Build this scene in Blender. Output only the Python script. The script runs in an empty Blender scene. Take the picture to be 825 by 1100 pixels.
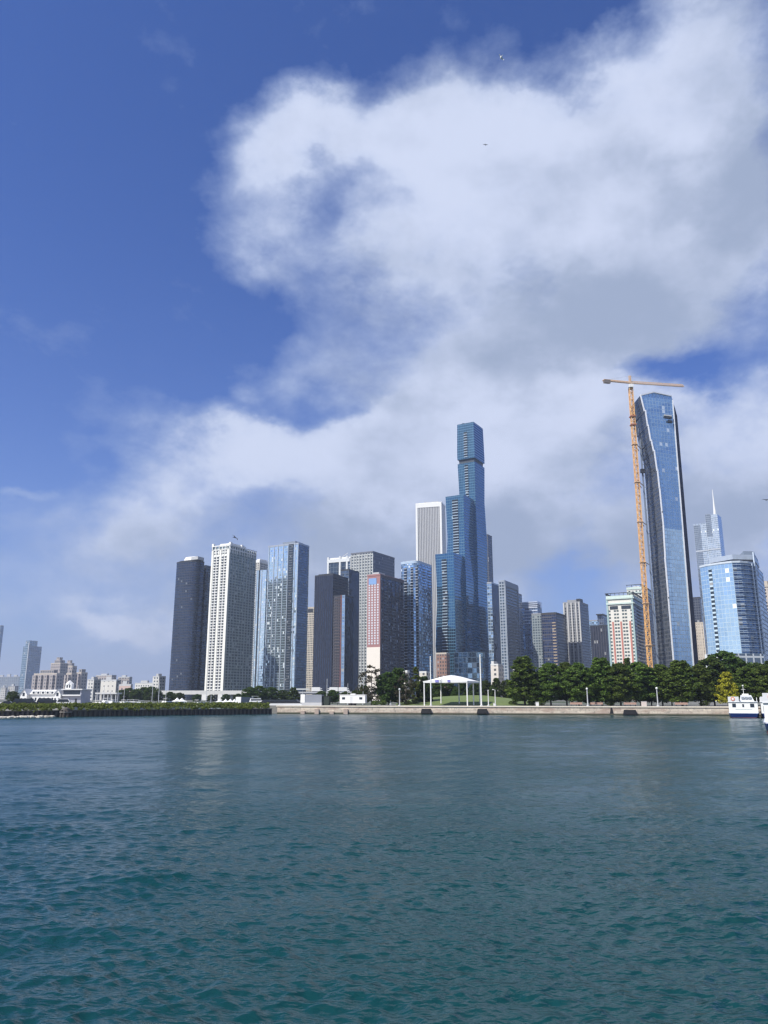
import bpy, math, random
import numpy as np
from mathutils import Vector
random.seed(7)
SC = bpy.context.scene
COL = SC.collection
R = math.radians
F = 826.0
PITCH = R(13.6)
CP, SP = math.cos(PITCH), math.sin(PITCH)
CZ = 5.0


# ---------------------------------------------------------------- measuring
def T(px, py):
    return (px - 412.5) / F / (CP - (550 - py) / F * SP)


def K(py):
    dy = (550 - py) / F
    return (SP + dy * CP) / (CP - dy * SP)


def at(px, py, Y):
    return Vector((T(px, py) * Y, Y, CZ + K(py) * Y))


def zt(py, Y):
    return CZ + K(py) * Y


# ---------------------------------------------------------------- mesh builder
SPLIT = {'balcony', 'fin', 'pier', 'storey_band', 'red_pier', 'corner_pier', 'turret', 'dark_slot', 'attic_window', 'tan_panel', 'crown_bar', 'corner_glass', 'climbing_frame', 'mullion_strip'}
SPLIT_N = {}


class MB:
    def __init__(s):
        s.v = []
        s.f = []
        s.u = []
        s.c = []

    def face(s, pts, uv=None):
        i = len(s.v)
        s.v += [tuple(p) for p in pts]
        s.f.append(tuple(range(i, i + len(pts))))
        s.u += list(uv) if uv else [(0.0, 0.0)] * len(pts)

    def wall(s, p, q, z0, z1, u0=0.0, v0=None):
        w = math.hypot(q[0] - p[0], q[1] - p[1])
        b = z0 if v0 is None else v0
        s.face([(p[0], p[1], z0), (q[0], q[1], z0), (q[0], q[1], z1), (p[0], p[1], z1)],
               [(u0, z0 - b), (u0 + w, z0 - b), (u0 + w, z1 - b), (u0, z1 - b)])
        return u0 + w

    def prism(s, poly, z0, z1, top=True, bottom=True, sides=None):
        n = len(poly)
        u = 0.0
        s.c.append(len(s.f))
        for i in range(n):
            p, q = poly[i], poly[(i + 1) % n]
            if sides is None or i in sides:
                u = s.wall(p, q, z0, z1, u)
        if top:
            s.face([(p[0], p[1], z1) for p in poly], [(p[0], p[1]) for p in poly])
        if bottom:
            s.face([(p[0], p[1], z0) for p in reversed(poly)])
        return s

    def frustum(s, a, za, b, zb, top=True, bottom=False):
        n = len(a)
        u = 0
        for i in range(n):
            j = (i + 1) % n
            w = math.hypot(a[j][0] - a[i][0], a[j][1] - a[i][1])
            w2 = math.hypot(b[j][0] - b[i][0], b[j][1] - b[i][1])
            c = u + w / 2
            s.face([(*a[i], za), (*a[j], za), (*b[j], zb), (*b[i], zb)],
                   [(c - w / 2, za), (c + w / 2, za), (c + w2 / 2, zb), (c - w2 / 2, zb)])
            u += w
        if top:
            s.face([(*p, zb) for p in b])
        if bottom:
            s.face([(*p, za) for p in reversed(a)])
        return s

    def box(s, x0, x1, y0, y1, z0, z1):
        return s.prism([(x0, y0), (x1, y0), (x1, y1), (x0, y1)], z0, z1)

    def tube(s, p, q, r, r2=None, n=6):
        p, q = Vector(p), Vector(q)
        r2 = r if r2 is None else r2
        d = (q - p).normalized()
        a = d.orthogonal().normalized()
        b = d.cross(a)
        ring = lambda o, rr: [o + (a * math.cos(k * 2 * math.pi / n) + b * math.sin(k * 2 * math.pi / n)) * rr for k in range(n)]
        A, B = ring(p, r), ring(q, r2)
        for k in range(n):
            j = (k + 1) % n
            s.face([A[k], A[j], B[j], B[k]])
        s.face(A[::-1])
        s.face(B)
        return s

    def bar(s, p, q, w):
        return s.tube(p, q, w * 0.7, n=4)

    def lathe(s, c, prof, n=16):
        for (r0, z0), (r1, z1) in zip(prof, prof[1:]):
            for k in range(n):
                a, b = k * 2 * math.pi / n, (k + 1) * 2 * math.pi / n
                P = lambda r, t, z: (c[0] + r * math.cos(t), c[1] + r * math.sin(t), c[2] + z)
                if r0 < 1e-6:
                    s.face([P(0, a, z0), P(r1, b, z1), P(r1, a, z1)])
                elif r1 < 1e-6:
                    s.face([P(r0, a, z0), P(r0, b, z0), P(0, a, z1)])
                else:
                    s.face([P(r0, a, z0), P(r0, b, z0), P(r1, b, z1), P(r1, a, z1)])
        return s

    def build(s, name, mat, parent=None, smooth=False):
        if name in SPLIT and parent is not None and len(s.c) > 1:
            # each bar, band or balcony is a part of its own, up to a hundred of a kind on one thing
            key = (parent.name, name)
            b = s.c + [len(s.f)]
            rest = MB()
            for i, j in zip(b, b[1:]):
                t = MB() if SPLIT_N.get(key, 0) < 100 else rest
                off = s.f[i][0]
                end = s.f[j - 1][-1] + 1
                k0 = len(t.v)
                t.v += s.v[off:end]
                t.u += s.u[off:end]
                t.f += [tuple(v - off + k0 for v in f) for f in s.f[i:j]]
                if t is not rest:
                    SPLIT_N[key] = SPLIT_N.get(key, 0) + 1
                    o = t.build(name, mat, parent, smooth)
            if rest.f:
                o = tag(rest.build('further_' + name, mat, parent, smooth), kind='stuff')
            return o
        o0 = Vector((0, 0, 0))
        p = parent
        while p is not None:
            o0 = o0 + p.location
            p = p.parent
        me = bpy.data.meshes.new(name)
        me.from_pydata([tuple(Vector(v) - o0) for v in s.v] if parent is not None else s.v, [], s.f)
        uv = me.uv_layers.new(name='UVMap')
        uv.data.foreach_set('uv', np.array(s.u, dtype=np.float32).ravel())
        me.materials.append(mat)
        if smooth:
            me.polygons.foreach_set('use_smooth', np.ones(len(me.polygons), dtype=bool))
        me.update()
        o = bpy.data.objects.new(name, me)
        COL.objects.link(o)
        o.parent = parent
        return o


def tag(o, label=None, cat=None, group=None, kind=None):
    for k, v in (('label', label), ('category', cat), ('group', group), ('kind', kind)):
        if v:
            o[k] = v
    return o


def thing(name, loc, label, cat, group=None):
    o = bpy.data.objects.new(name, None)
    o.empty_display_size = 1
    o.location = loc
    COL.objects.link(o)
    return tag(o, label, cat, group)


def copy_tree(o, parent=None):
    c = o.copy()
    COL.objects.link(c)
    c.parent = parent
    for ch in list(o.children):
        copy_tree(ch, c)
    return c


class Proto:
    """the first place() moves the source itself, later ones copy it"""
    def __init__(s, root):
        s.root = root
        s.used = False

    def place(s, loc, rz=0, scale=1.0, label=None, group=None):
        o = copy_tree(s.root) if s.used else s.root
        s.used = True
        o.location = loc
        o.rotation_euler = (0, 0, rz)
        o.scale = (scale,) * 3 if not isinstance(scale, tuple) else scale
        return tag(o, label, None, group)


# ---------------------------------------------------------------- materials
def newmat(name):
    m = bpy.data.materials.new(name)
    m.use_nodes = True
    nt = m.node_tree
    nt.nodes.clear()
    out = nt.nodes.new('ShaderNodeOutputMaterial')
    b = nt.nodes.new('ShaderNodeBsdfPrincipled')
    nt.links.new(b.outputs[0], out.inputs[0])
    return m, nt, b


class G:
    def __init__(s, nt):
        s.nt = nt

    def _in(s, sock, v):
        if hasattr(v, 'is_output') or isinstance(v, bpy.types.NodeSocket):
            s.nt.links.new(v, sock)
        else:
            if sock.type == 'RGBA' and not hasattr(v, '__len__'):
                v = (v, v, v, 1)
            elif sock.type == 'RGBA' and len(v) == 3:
                v = (*v, 1)
            sock.default_value = v

    def m(s, op, a, b=None, c=None, clamp=False):
        n = s.nt.nodes.new('ShaderNodeMath')
        n.operation = op
        n.use_clamp = clamp
        for i, x in enumerate((a, b, c)):
            if x is not None:
                s._in(n.inputs[i], x)
        return n.outputs[0]

    def vm(s, op, a, b=None, scale=None):
        n = s.nt.nodes.new('ShaderNodeVectorMath')
        n.operation = op
        s._in(n.inputs[0], a)
        if b is not None:
            s._in(n.inputs[1], b)
        if scale is not None:
            s._in(n.inputs['Scale'], scale)
        return n.outputs['Value'] if op in ('LENGTH', 'DOT_PRODUCT') else n.outputs[0]

    def mix(s, f, a, b, blend='MIX'):
        n = s.nt.nodes.new('ShaderNodeMix')
        n.data_type = 'RGBA'
        n.blend_type = blend
        s._in(n.inputs[0], f)
        s._in(n.inputs[6], a)
        s._in(n.inputs[7], b)
        return n.outputs[2]

    def sep(s, v):
        n = s.nt.nodes.new('ShaderNodeSeparateXYZ')
        s._in(n.inputs[0], v)
        return n.outputs

    def comb(s, x=0.0, y=0.0, z=0.0):
        n = s.nt.nodes.new('ShaderNodeCombineXYZ')
        for i, q in enumerate((x, y, z)):
            s._in(n.inputs[i], q)
        return n.outputs[0]

    def noise(s, vec, scale, detail=4, rough=.5, col=False, distort=0.0):
        n = s.nt.nodes.new('ShaderNodeTexNoise')
        if vec is not None:
            s._in(n.inputs['Vector'], vec)
        n.inputs['Scale'].default_value = scale
        n.inputs['Detail'].default_value = detail
        n.inputs['Roughness'].default_value = rough
        n.inputs['Distortion'].default_value = distort
        return n.outputs[1 if col else 0]

    def white(s, vec):
        n = s.nt.nodes.new('ShaderNodeTexWhiteNoise')
        n.noise_dimensions = '3D'
        s._in(n.inputs[0], vec)
        return n.outputs

    def ramp(s, f, a, b, smooth=True):
        n = s.nt.nodes.new('ShaderNodeMapRange')
        n.interpolation_type = 'SMOOTHSTEP' if smooth else 'LINEAR'
        s._in(n.inputs[0], f)
        n.inputs[1].default_value = a
        n.inputs[2].default_value = b
        return n.outputs[0]

    def node(s, t, out=0, **kw):
        n = s.nt.nodes.new(t)
        for k, v in kw.items():
            setattr(n, k, v)
        return n.outputs[out]


def P(b, **kw):
    for k, v in kw.items():
        b.inputs[k.replace('_', ' ')].default_value = v


MATS = {}


def plain(name, col, rough=.6, metal=0.0, var=.15, scale=.4, spec=.5):
    if name in MATS:
        return MATS[name]
    m, nt, b = newmat(name)
    g = G(nt)
    geo = g.node('ShaderNodeTexCoord', 'Object')
    n = g.noise(geo, scale, 5, .6)
    f = g.m('MULTIPLY_ADD', n, 2 * var, 1 - var)
    nt.links.new(g.mix(1.0, col, g.comb(f, f, f), 'MULTIPLY'), b.inputs['Base Color'])
    P(b, Roughness=rough, Metallic=metal, Specular_IOR_Level=spec)
    MATS[name] = m
    return m


SEED = [0]


def facade(name, bay, flr, glass, frame, mull=.15, spand=.3, rough=.07, metal=.8, var=.3, jit=.03, blind=.04, blindcol=(.3, .31, .32), frough=.55, big=0.0, lit=0.0):
    """a glazed or punched wall laid out in metres along the wall: bay width x storey height, one tilt and tint per pane"""
    m, nt, b = newmat(name)
    g = G(nt)
    SEED[0] += 1
    uvm = g.node('ShaderNodeUVMap')
    x = g.sep(uvm)
    U, V = g.m('DIVIDE', x[0], bay), g.m('DIVIDE', x[1], flr)
    fu, fv = g.m('FRACT', U), g.m('FRACT', V)
    cu, cv = g.m('FLOOR', U), g.m('FLOOR', V)
    mk = g.m('MAXIMUM', g.m('LESS_THAN', fu, mull), g.m('LESS_THAN', fv, spand))
    wn = g.white(g.comb(cu, cv, SEED[0] * 3.7))
    pane = g.m('SUBTRACT', 1.0, mk)
    vf = g.m('MULTIPLY_ADD', wn[0], 2 * var, 1 - var)
    if big:
        nz = g.noise(g.comb(g.m('MULTIPLY', x[0], .05), g.m('MULTIPLY', x[1], .018), SEED[0] * 1.3), 1.0, 3, .6)  # broad tone drift puts large uneven reflections into the glass colour
        vf = g.m('MULTIPLY', vf, g.m('MULTIPLY_ADD', nz, 2 * big, 1 - big))
    gc = g.mix(1.0, glass, g.comb(vf, vf, vf), 'MULTIPLY')
    w2 = g.white(g.comb(cv, cu, SEED[0] * 1.9 + 5))
    bl = g.m('GREATER_THAN', w2[0], 1 - blind)
    gc = g.mix(bl, gc, blindcol)
    nf = g.noise(g.node('ShaderNodeTexCoord', 'Object'), .06, 4, .6)
    ff = g.m('MULTIPLY_ADD', nf, .35, .82)
    fc = g.mix(1.0, frame, g.comb(ff, ff, ff), 'MULTIPLY')
    nt.links.new(g.mix(mk, gc, fc), b.inputs['Base Color'])
    refl = g.m('MULTIPLY', pane, g.m('SUBTRACT', 1.0, bl))
    nt.links.new(g.m('MULTIPLY', refl, metal), b.inputs['Metallic'])
    nt.links.new(g.m('MULTIPLY_ADD', refl, rough - frough, frough), b.inputs['Roughness'])
    if jit:
        geo = nt.nodes.new('ShaderNodeNewGeometry')
        off = g.vm('SCALE', g.vm('SUBTRACT', wn[1], (.5, .5, .5)), scale=g.m('MULTIPLY', refl, jit * 2))
        nt.links.new(g.vm('NORMALIZE', g.vm('ADD', geo.outputs['Normal'], off)), b.inputs['Normal'])
    return m


WHITE = plain('white paint', (.78, .78, .75), .5, var=.06)
OFFW = plain('off white render', (.62, .62, .6), .7, var=.1)
BEIGE = plain('beige stone', (.46, .41, .34), .8, var=.12)
GREY = plain('mid grey concrete', (.27, .28, .3), .75)
LGREY = plain('pale grey concrete', (.45, .46, .47), .75)
DARK = plain('dark metal', (.03, .034, .042), .45)
BLACK = plain('black rubber', (.012, .012, .014), .6)
DGLASS = plain('dark window glass', (.02, .028, .04), .08, var=.3, spec=.8)
STEEL = plain('galvanised steel', (.45, .47, .5), .4, metal=.6)
ROOF = plain('roof membrane', (.3, .3, .3), .9)
BLUEG = plain('blue roof glass', (.1, .22, .34), .1, metal=.8)


# ---------------------------------------------------------------- towers
def fp(L, C, Rr, Y, yaw):
    a = R(yaw)
    tl, tc, tr = T(*L), T(*C), T(*Rr)
    xc = tc * Y
    w = (xc - tl * Y) / (math.cos(a) + tl * math.sin(a))
    d = (tr * Y - xc) / (math.sin(a) - tr * math.cos(a))
    c = Vector((xc, Y))
    l = Vector((xc - w * math.cos(a), Y + w * math.sin(a)))
    r = Vector((xc + d * math.sin(a), Y + d * math.cos(a)))
    return [l, c, r, l + r - c]


def inset(poly, s, s2=None):
    c = sum((Vector(p) for p in poly), Vector((0, 0))) / len(poly)
    return [c + (Vector(p) - c) * s for p in poly]


def sub(poly, u0, u1, v0, v1):
    """a smaller parallelogram inside a four-corner footprint: u along the front from the left, v towards the back"""
    l, c, r, b = [Vector(p) for p in poly]
    q = lambda u, v: l + (c - l) * u + (b - l) * v
    return [q(u0, v0), q(u1, v0), q(u1, v1), q(u0, v1)]


def fins(mb, p, q, us, w, d, z0, z1, back=.05):
    """upright boxes standing d out of the wall p>q, centred us metres along it"""
    p, q = Vector(p), Vector(q)
    e = (q - p).normalized()
    n = Vector((e.y, -e.x))
    for u in us:
        a, b = p + e * (u - w / 2), p + e * (u + w / 2)
        mb.prism([a + n * d, b + n * d, b - n * back, a - n * back], z0, z1)


def ledges(mb, p, q, zs, h, d, u0=0.0, u1=None, back=.05):
    p, q = Vector(p), Vector(q)
    e = (q - p).normalized()
    n = Vector((e.y, -e.x))
    L = (q - p).length if u1 is None else u1
    a, b = p + e * u0, p + e * L
    for z in zs:
        mb.prism([a + n * d, b + n * d, b - n * back, a - n * back], z, z + h)


def frange(a, b, s):
    out = []
    while a < b - 1e-6:
        out.append(a)
        a += s
    return out


BASE = 2.55


def tower(name, label, poly, z1, mf, ms=None, roof=ROOF, parapet=1.0, pmat=None, z0=BASE, cat='building', pent=None, pentmat=None, penth=5.0, group=None):
    c = sum((Vector(p) for p in poly), Vector((0, 0))) / len(poly)
    root = thing(name, (c.x, c.y, z0), label, cat, group)
    if ms is None:
        MB().prism(poly, z0, z1, top=False).build('curtain_wall', mf, root)
    else:
        MB().prism(poly, z0, z1, top=False, bottom=False, sides=[0]).build('curtain_wall', mf, root)
        MB().prism(poly, z0, z1, top=False, bottom=False, sides=list(range(1, len(poly)))).build('side_wall', ms, root)
    rf = MB()
    rf.face([(*p, z1) for p in poly])
    rf = rf.build('roof', roof, root)
    if parapet:
        mb = MB()
        o, i = inset(poly, 1.012), inset(poly, .96)
        n = len(poly)
        for k in range(n):
            j = (k + 1) % n
            mb.prism([o[k], o[j], i[j], i[k]], z1 - .6, z1 + parapet)
        mb.build('parapet', pmat or GREY, root)
    if pent:
        MB().prism(sub(poly, *pent) if len(poly) == 4 else inset(poly, .55), z1 + .004, z1 + penth).build('penthouse', pentmat or GREY, root)
    return root



# ---------------------------------------------------------------- camera, sun, sky
cam = bpy.data.cameras.new('camera')
cam.sensor_fit = 'VERTICAL'
cam.sensor_height = 36
cam.lens = 36 * F / 1100
cam.clip_start = .5
cam.clip_end = 60000
co = bpy.data.objects.new('camera', cam)
co.location = (0, 0, CZ)
co.rotation_euler = (R(90) + PITCH, 0, 0)
COL.objects.link(co)
SC.camera = co

SUN_EL, SUN_AZ = R(49), R(55)          # azimuth: to the left of straight behind the camera
sdir = Vector((-math.sin(SUN_AZ) * math.cos(SUN_EL), -math.cos(SUN_AZ) * math.cos(SUN_EL), math.sin(SUN_EL)))
sl = bpy.data.lights.new('sun', 'SUN')
sl.energy = 5.0
sl.angle = R(.5)
sl.color = (1, .95, .87)
so = bpy.data.objects.new('sun', sl)
so.rotation_euler = sdir.to_track_quat('Z', 'Y').to_euler()
so.location = (0, 0, 600)
COL.objects.link(so)

EXPO = .35
W = bpy.data.worlds.new('World')
SC.world = W
W.use_nodes = True
nt = W.node_tree
nt.nodes.clear()
g = G(nt)
out = nt.nodes.new('ShaderNodeOutputWorld')
bg = nt.nodes.new('ShaderNodeBackground')
nt.links.new(bg.outputs[0], out.inputs[0])
bg.inputs[1].default_value = SKY = .1
sky = nt.nodes.new('ShaderNodeTexSky')
sky.sky_type = 'NISHITA'
sky.sun_disc = False
sky.sun_elevation = SUN_EL
sky.sun_rotation = math.atan2(sdir.x, sdir.y)
sky.altitude = 0
sky.air_density = 1.0
sky.dust_density = .6
sky.ozone_density = 4.0
d = g.node('ShaderNodeTexCoord', 'Generated')
dx = g.sep(d)
zc = g.m('MAXIMUM', dx[2], 0.0)
az = g.m('ARCTAN2', dx[0], dx[1])
el = g.m('ARCSINE', zc)
flat = g.comb(dx[0], dx[1], g.m('MULTIPLY', zc, 1.5))
ae0 = g.comb(az, el, 0.0)
n1 = g.vm('SUBTRACT', g.noise(flat, 3.2, 3, .55, col=True), (.5, .5, .5))
n2 = g.vm('SUBTRACT', g.noise(flat, 11.0, 5, .6, col=True), (.5, .5, .5))
ae = g.vm('ADD', g.vm('ADD', ae0, g.vm('SCALE', n1, scale=.17)), g.vm('SCALE', n2, scale=.11))


def azel(px, py):
    t, k = T(px, py), K(py)
    return math.atan(t), math.atan(k / math.sqrt(1 + t * t))


def blob(vec, px, py, rx, ry, rot, w):
    a, e = azel(px, py)
    da = abs(azel(px + 5, py)[0] - azel(px - 5, py)[0]) / 10
    de = abs(azel(px, py + 5)[1] - azel(px, py - 5)[1]) / 10
    mp = nt.nodes.new('ShaderNodeMapping')
    mp.vector_type = 'TEXTURE'
    mp.inputs['Location'].default_value = (a, e, 0)
    mp.inputs['Rotation'].default_value = (0, 0, R(rot))
    mp.inputs['Scale'].default_value = (rx * da, ry * de, 1)
    nt.links.new(vec, mp.inputs['Vector'])
    r = g.vm('LENGTH', mp.outputs[0])
    return g.m('MULTIPLY', g.m('EXPONENT', g.m('MULTIPLY', g.m('POWER', r, 2.4), -1.0)), w)


def field(vec, blobs):
    s = None
    for b in blobs:
        v = blob(vec, *b)
        s = v if s is None else g.m('ADD', s, v)
    return s


# where the cloud banks stand in the sky (direction, angular size, tilt, thickness)
CLOUDS = [
    (275, 235, 50, 72, 55, .85), (310, 150, 60, 55, 30, .8), (395, 140, 100, 62, 10, .95), (500, 165, 120, 75, 0, 1.05), (640, 185, 150, 95, 0, 1.05),
    (770, 110, 120, 150, 0, 1.0), (430, 260, 85, 85, -30, 1.0), (590, 310, 150, 90, -8, 1.05), (770, 270, 130, 100, 0, 1.0), (350, 310, 80, 55, 0, .5),
    (330, 385, 60, 30, 0, .4), (270, 405, 22, 14, 0, .4), (520, 415, 140, 50, 0, .85), (450, 370, 70, 45, 0, .35),
    (225, 490, 100, 55, 15, .9), (330, 485, 100, 60, 0, 1.15), (150, 560, 70, 60, 0, .6), (470, 490, 120, 65, 0, .95),
    (600, 465, 130, 75, 0, 1.2), (560, 580, 220, 60, 0, .9), (330, 600, 200, 70, 0, .8), (800, 480, 110, 90, 20, 1.1), (780, 590, 130, 60, 0, .9),
    (150, 655, 50, 16, 0, .6), (22, 532, 28, 9, 0, .5), (60, 580, 130, 36, 0, .45), (80, 650, 150, 36, 0, .5), (500, 670, 420, 60, 0, .55),
    (328, 268, 20, 30, 0, -.3), (380, 350, 22, 20, -20, -.12), (285, 355, 36, 26, 0, -.15), (360, 425, 90, 16, 0, -.35), (250, 400, 60, 30, 0, -.2), (722, 405, 75, 24, 0, -.85), (620, 622, 60, 24, 0, -.7), (735, 610, 28, 40, 0, -.5),
    (645, 30, 40, 30, 0, -.5),
]
GREYS = [
    (800, 195, 90, 80, 0, .95), (570, 225, 70, 40, 0, .35), (640, 345, 190, 65, -10, .75), (520, 400, 150, 50, 0, .55), (770, 30, 70, 70, 0, .45), (700, 200, 60, 60, 0, .3),
    (400, 290, 60, 60, 0, .35), (560, 590, 230, 50, 0, .8), (350, 620, 170, 50, 0, .5), (790, 560, 90, 80, 0, .75), (440, 490, 50, 40, 0, .3), (640, 510, 90, 40, 0, .4), (240, 575, 110, 40, 0, .4), (60, 610, 130, 60, 0, .4),
]
fb = g.noise(flat, 7.0, 9, .6, distort=.2)
fb2 = g.noise(flat, 2.2, 6, .55)
behind = g.m('MULTIPLY', g.ramp(dx[1], .25, -.2), g.m('MULTIPLY', g.m('SUBTRACT', fb2, .38), 7.0))  # unseen clouds behind the camera, added for the glass to reflect
dens = g.m('ADD', g.m('ADD', field(ae, CLOUDS), behind), g.m('MULTIPLY', g.m('SUBTRACT', fb, .5), 1.5))
fb3 = g.noise(flat, 19.0, 6, .62, distort=.4)
dens = g.m('ADD', dens, g.m('MULTIPLY', g.m('SUBTRACT', fb3, .5), .5))
cover = g.m('POWER', g.ramp(dens, .14, 1.2, False), 1.0)
core = g.ramp(dens, .35, 1.55)
gr = g.m('ADD', field(ae, GREYS), g.m('MULTIPLY', g.m('SUBTRACT', g.noise(flat, 6.5, 7, .58), .48), 2.0))
gr = g.m('MULTIPLY', g.ramp(gr, .0, 1.0), 1.0)
CLB = .80 / SKY
wcol = g.mix(core, [c * CLB for c in (.37, .475, .73)], [c * CLB for c in (.67, .74, .93)])
ccol = g.mix(gr, wcol, [c * CLB for c in (.36, .435, .60)])
# whitish air near the horizon
hz = g.m('EXPONENT', g.m('MULTIPLY', el, -7.0))
tint = g.mix(1.0, sky.outputs[0], (.31, .55, 1.06), 'MULTIPLY')
base = g.mix(g.m('MULTIPLY', hz, .9), tint, [c * CLB for c in (.39, .49, .70)])
cov = g.m('MULTIPLY', cover, .96)
nt.links.new(g.mix(cov, base, ccol), bg.inputs[0])

SC.view_settings.view_transform = 'Standard'
SC.view_settings.look = 'None'
SC.view_settings.gamma = 1
SC.view_settings.exposure = EXPO
SC.view_settings.use_curve_mapping = False
SC.render.engine = 'CYCLES'
cy = SC.cycles
cy.use_denoising = True
cy.denoiser = 'OPENIMAGEDENOISE'
cy.denoising_input_passes = 'RGB_ALBEDO_NORMAL'
cy.max_bounces = 6
cy.diffuse_bounces = 2
cy.glossy_bounces = 3
cy.transmission_bounces = 4
cy.volume_bounces = 0
cy.sample_clamp_indirect = 4
cy.sample_clamp_direct = 3
cy.caustics_reflective = False
cy.caustics_refractive = False
cy.filter_width = 1.4

# ---------------------------------------------------------------- water


def make_water():
    ys = [7.0]
    while ys[-1] < 420:
        ys.append(ys[-1] + max(.045, ys[-1] * .0035))
    ys = np.array(ys)
    ts = np.linspace(-.85, .85, 800)
    Yg, Tg = np.meshgrid(ys, ts, indexing='ij')
    X, Y = Tg * Yg, Yg.copy()
    rg = np.random.default_rng(3)
    Z = np.zeros_like(X)
    DX, DY = np.zeros_like(X), np.zeros_like(X)
    step = np.maximum(.045, Yg * .0035)
    main = R(-78)
    for k in range(185):
        lam = .22 * (2.0 / .22) ** (rg.random() ** 1.25)
        th = main + rg.normal(0, .75)
        kx, ky = math.cos(th) * 2 * math.pi / lam, math.sin(th) * 2 * math.pi / lam
        amp = .0047 * lam ** .9 * (1.0 if lam < .5 else (.5 / lam) ** 1.05)
        if k >= 150:
            lam = 2.5 * 4.0 ** rg.random()
            th = main + rg.normal(0, .7)
            kx, ky = math.cos(th) * 2 * math.pi / lam, math.sin(th) * 2 * math.pi / lam
            amp = .0021 * lam
        ph = kx * X + ky * Y + rg.random() * 6.283
        # a wave the mesh is too coarse to carry fades out
        fade = np.clip((lam / step - 2.5) / 3, 0, 1)
        # gusts: the chop is uneven from place to place
        a = amp * fade
        Z += a * np.cos(ph)
        DX -= a * math.cos(th) * np.sin(ph) * .9
        DY -= a * math.sin(th) * np.sin(ph) * .9
    gust = .85 + .25 * np.sin(X * .021 + Y * .034 + 1) * np.sin(Y * .05 - X * .013)
    edge = np.clip((.85 - np.abs(Tg)) / .04, 0, 1) * np.clip((Yg - 7) / 1.5, 0, 1) * np.clip((420 - Yg) / 30, 0, 1)
    Z *= gust * edge
    X = X + DX * edge
    Y = Y + DY * edge
    ny, nx = X.shape
    v = np.stack([X, Y, Z], -1).reshape(-1, 3).astype(np.float32)
    i = np.arange(ny * nx).reshape(ny, nx)
    q = np.stack([i[:-1, :-1], i[:-1, 1:], i[1:, 1:], i[1:, :-1]], -1).reshape(-1, 4)
    B = 14000
    big = np.array([[-B, -B, -.35], [B, -B, -.35], [B, B, -.35], [-B, B, -.35]], dtype=np.float32)
    n0 = len(v)
    v = np.concatenate([v, big])
    q = np.concatenate([q, [[n0, n0 + 1, n0 + 2, n0 + 3]]])
    me = bpy.data.meshes.new('water')
    me.vertices.add(len(v))
    me.vertices.foreach_set('co', v.ravel())
    me.loops.add(q.size)
    me.loops.foreach_set('vertex_index', q.ravel().astype(np.int32))
    me.polygons.add(len(q))
    me.polygons.foreach_set('loop_start', np.arange(0, q.size, 4, dtype=np.int32))
    me.polygons.foreach_set('use_smooth', np.ones(len(q), dtype=bool))
    me.update(calc_edges=True)
    m, nt, b = newmat('lake water')
    g = G(nt)
    pos = g.node('ShaderNodeNewGeometry', 'Position')
    n = g.noise(pos, .02, 3)
    nt.links.new(g.mix(n, (.004, .034, .038), (.005, .044, .047)), b.inputs['Base Color'])
    P(b, Roughness=.16, IOR=1.333)
    bp = nt.nodes.new('ShaderNodeBump')
    bp.inputs['Distance'].default_value = .04
    bp.inputs['Strength'].default_value = 1.0
    st = nt.nodes.new('ShaderNodeMapping')
    st.inputs['Scale'].default_value = (1, 1.7, 1)
    nt.links.new(pos, st.inputs[0])
    h = g.m('ADD', g.m('MULTIPLY', g.noise(st.outputs[0], 7.0, 2, .6), .55), g.m('MULTIPLY', g.noise(st.outputs[0], 2.0, 2, .55), 2.6))
    gs = nt.nodes.new('ShaderNodeMapping')
    gs.inputs['Scale'].default_value = (.022, .05, 1)
    nt.links.new(pos, gs.inputs[0])
    h = g.m('MULTIPLY', h, g.m('MULTIPLY_ADD', g.ramp(g.noise(gs.outputs[0], 1.0, 4, .6), .3, .7), 1.1, .45))
    nt.links.new(h, bp.inputs['Height'])
    nt.links.new(bp.outputs[0], b.inputs['Normal'])
    me.materials.append(m)
    o = bpy.data.objects.new('water', me)
    COL.objects.link(o)
    tag(o, kind='structure')


make_water()


def make_haze():
    mb = MB().box(-16000, 16000, -15000, 16000, -1.6, 450)
    m = bpy.data.materials.new('haze air')
    m.use_nodes = True
    t = m.node_tree
    t.nodes.clear()
    o = t.nodes.new('ShaderNodeOutputMaterial')
    v = t.nodes.new('ShaderNodeVolumePrincipled')
    v.inputs['Color'].default_value = (.72, .82, 1, 1)
    v.inputs['Density'].default_value = HAZE
    v.inputs['Anisotropy'].default_value = .2
    t.links.new(v.outputs[0], o.inputs['Volume'])
    tag(mb.build('haze', m), 'thin blue summer haze over the lake and the far city', 'haze', kind='stuff')


HAZE = .00012
if HAZE:
    make_haze()
W.cycles.sampling_method = 'MANUAL'
W.cycles.sample_map_resolution = 256

# ================================================================ city
Vec2 = lambda x, y: Vector((x, y))


def rounded(poly, r, n=6, corners=(0, 1, 2, 3)):
    """round the given corners of a polygon"""
    out = []
    N = len(poly)
    for k in range(N):
        p, a, b = Vector(poly[k]), Vector(poly[k - 1]), Vector(poly[(k + 1) % N])
        if k not in corners:
            out.append(p)
            continue
        da, db = (a - p).normalized(), (b - p).normalized()
        p0, p1 = p + da * r, p + db * r
        for i in range(n + 1):
            t = i / n
            out.append(p0 * (1 - t) ** 2 + p * 2 * t * (1 - t) + p1 * t * t)
    return out


def seg_us(p, q, s, m=0.0):
    L = (Vector(q) - Vector(p)).length
    n = max(1, round((L - 2 * m) / s))
    return [m + (L - 2 * m) * i / n for i in range(n + 1)], L


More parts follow.
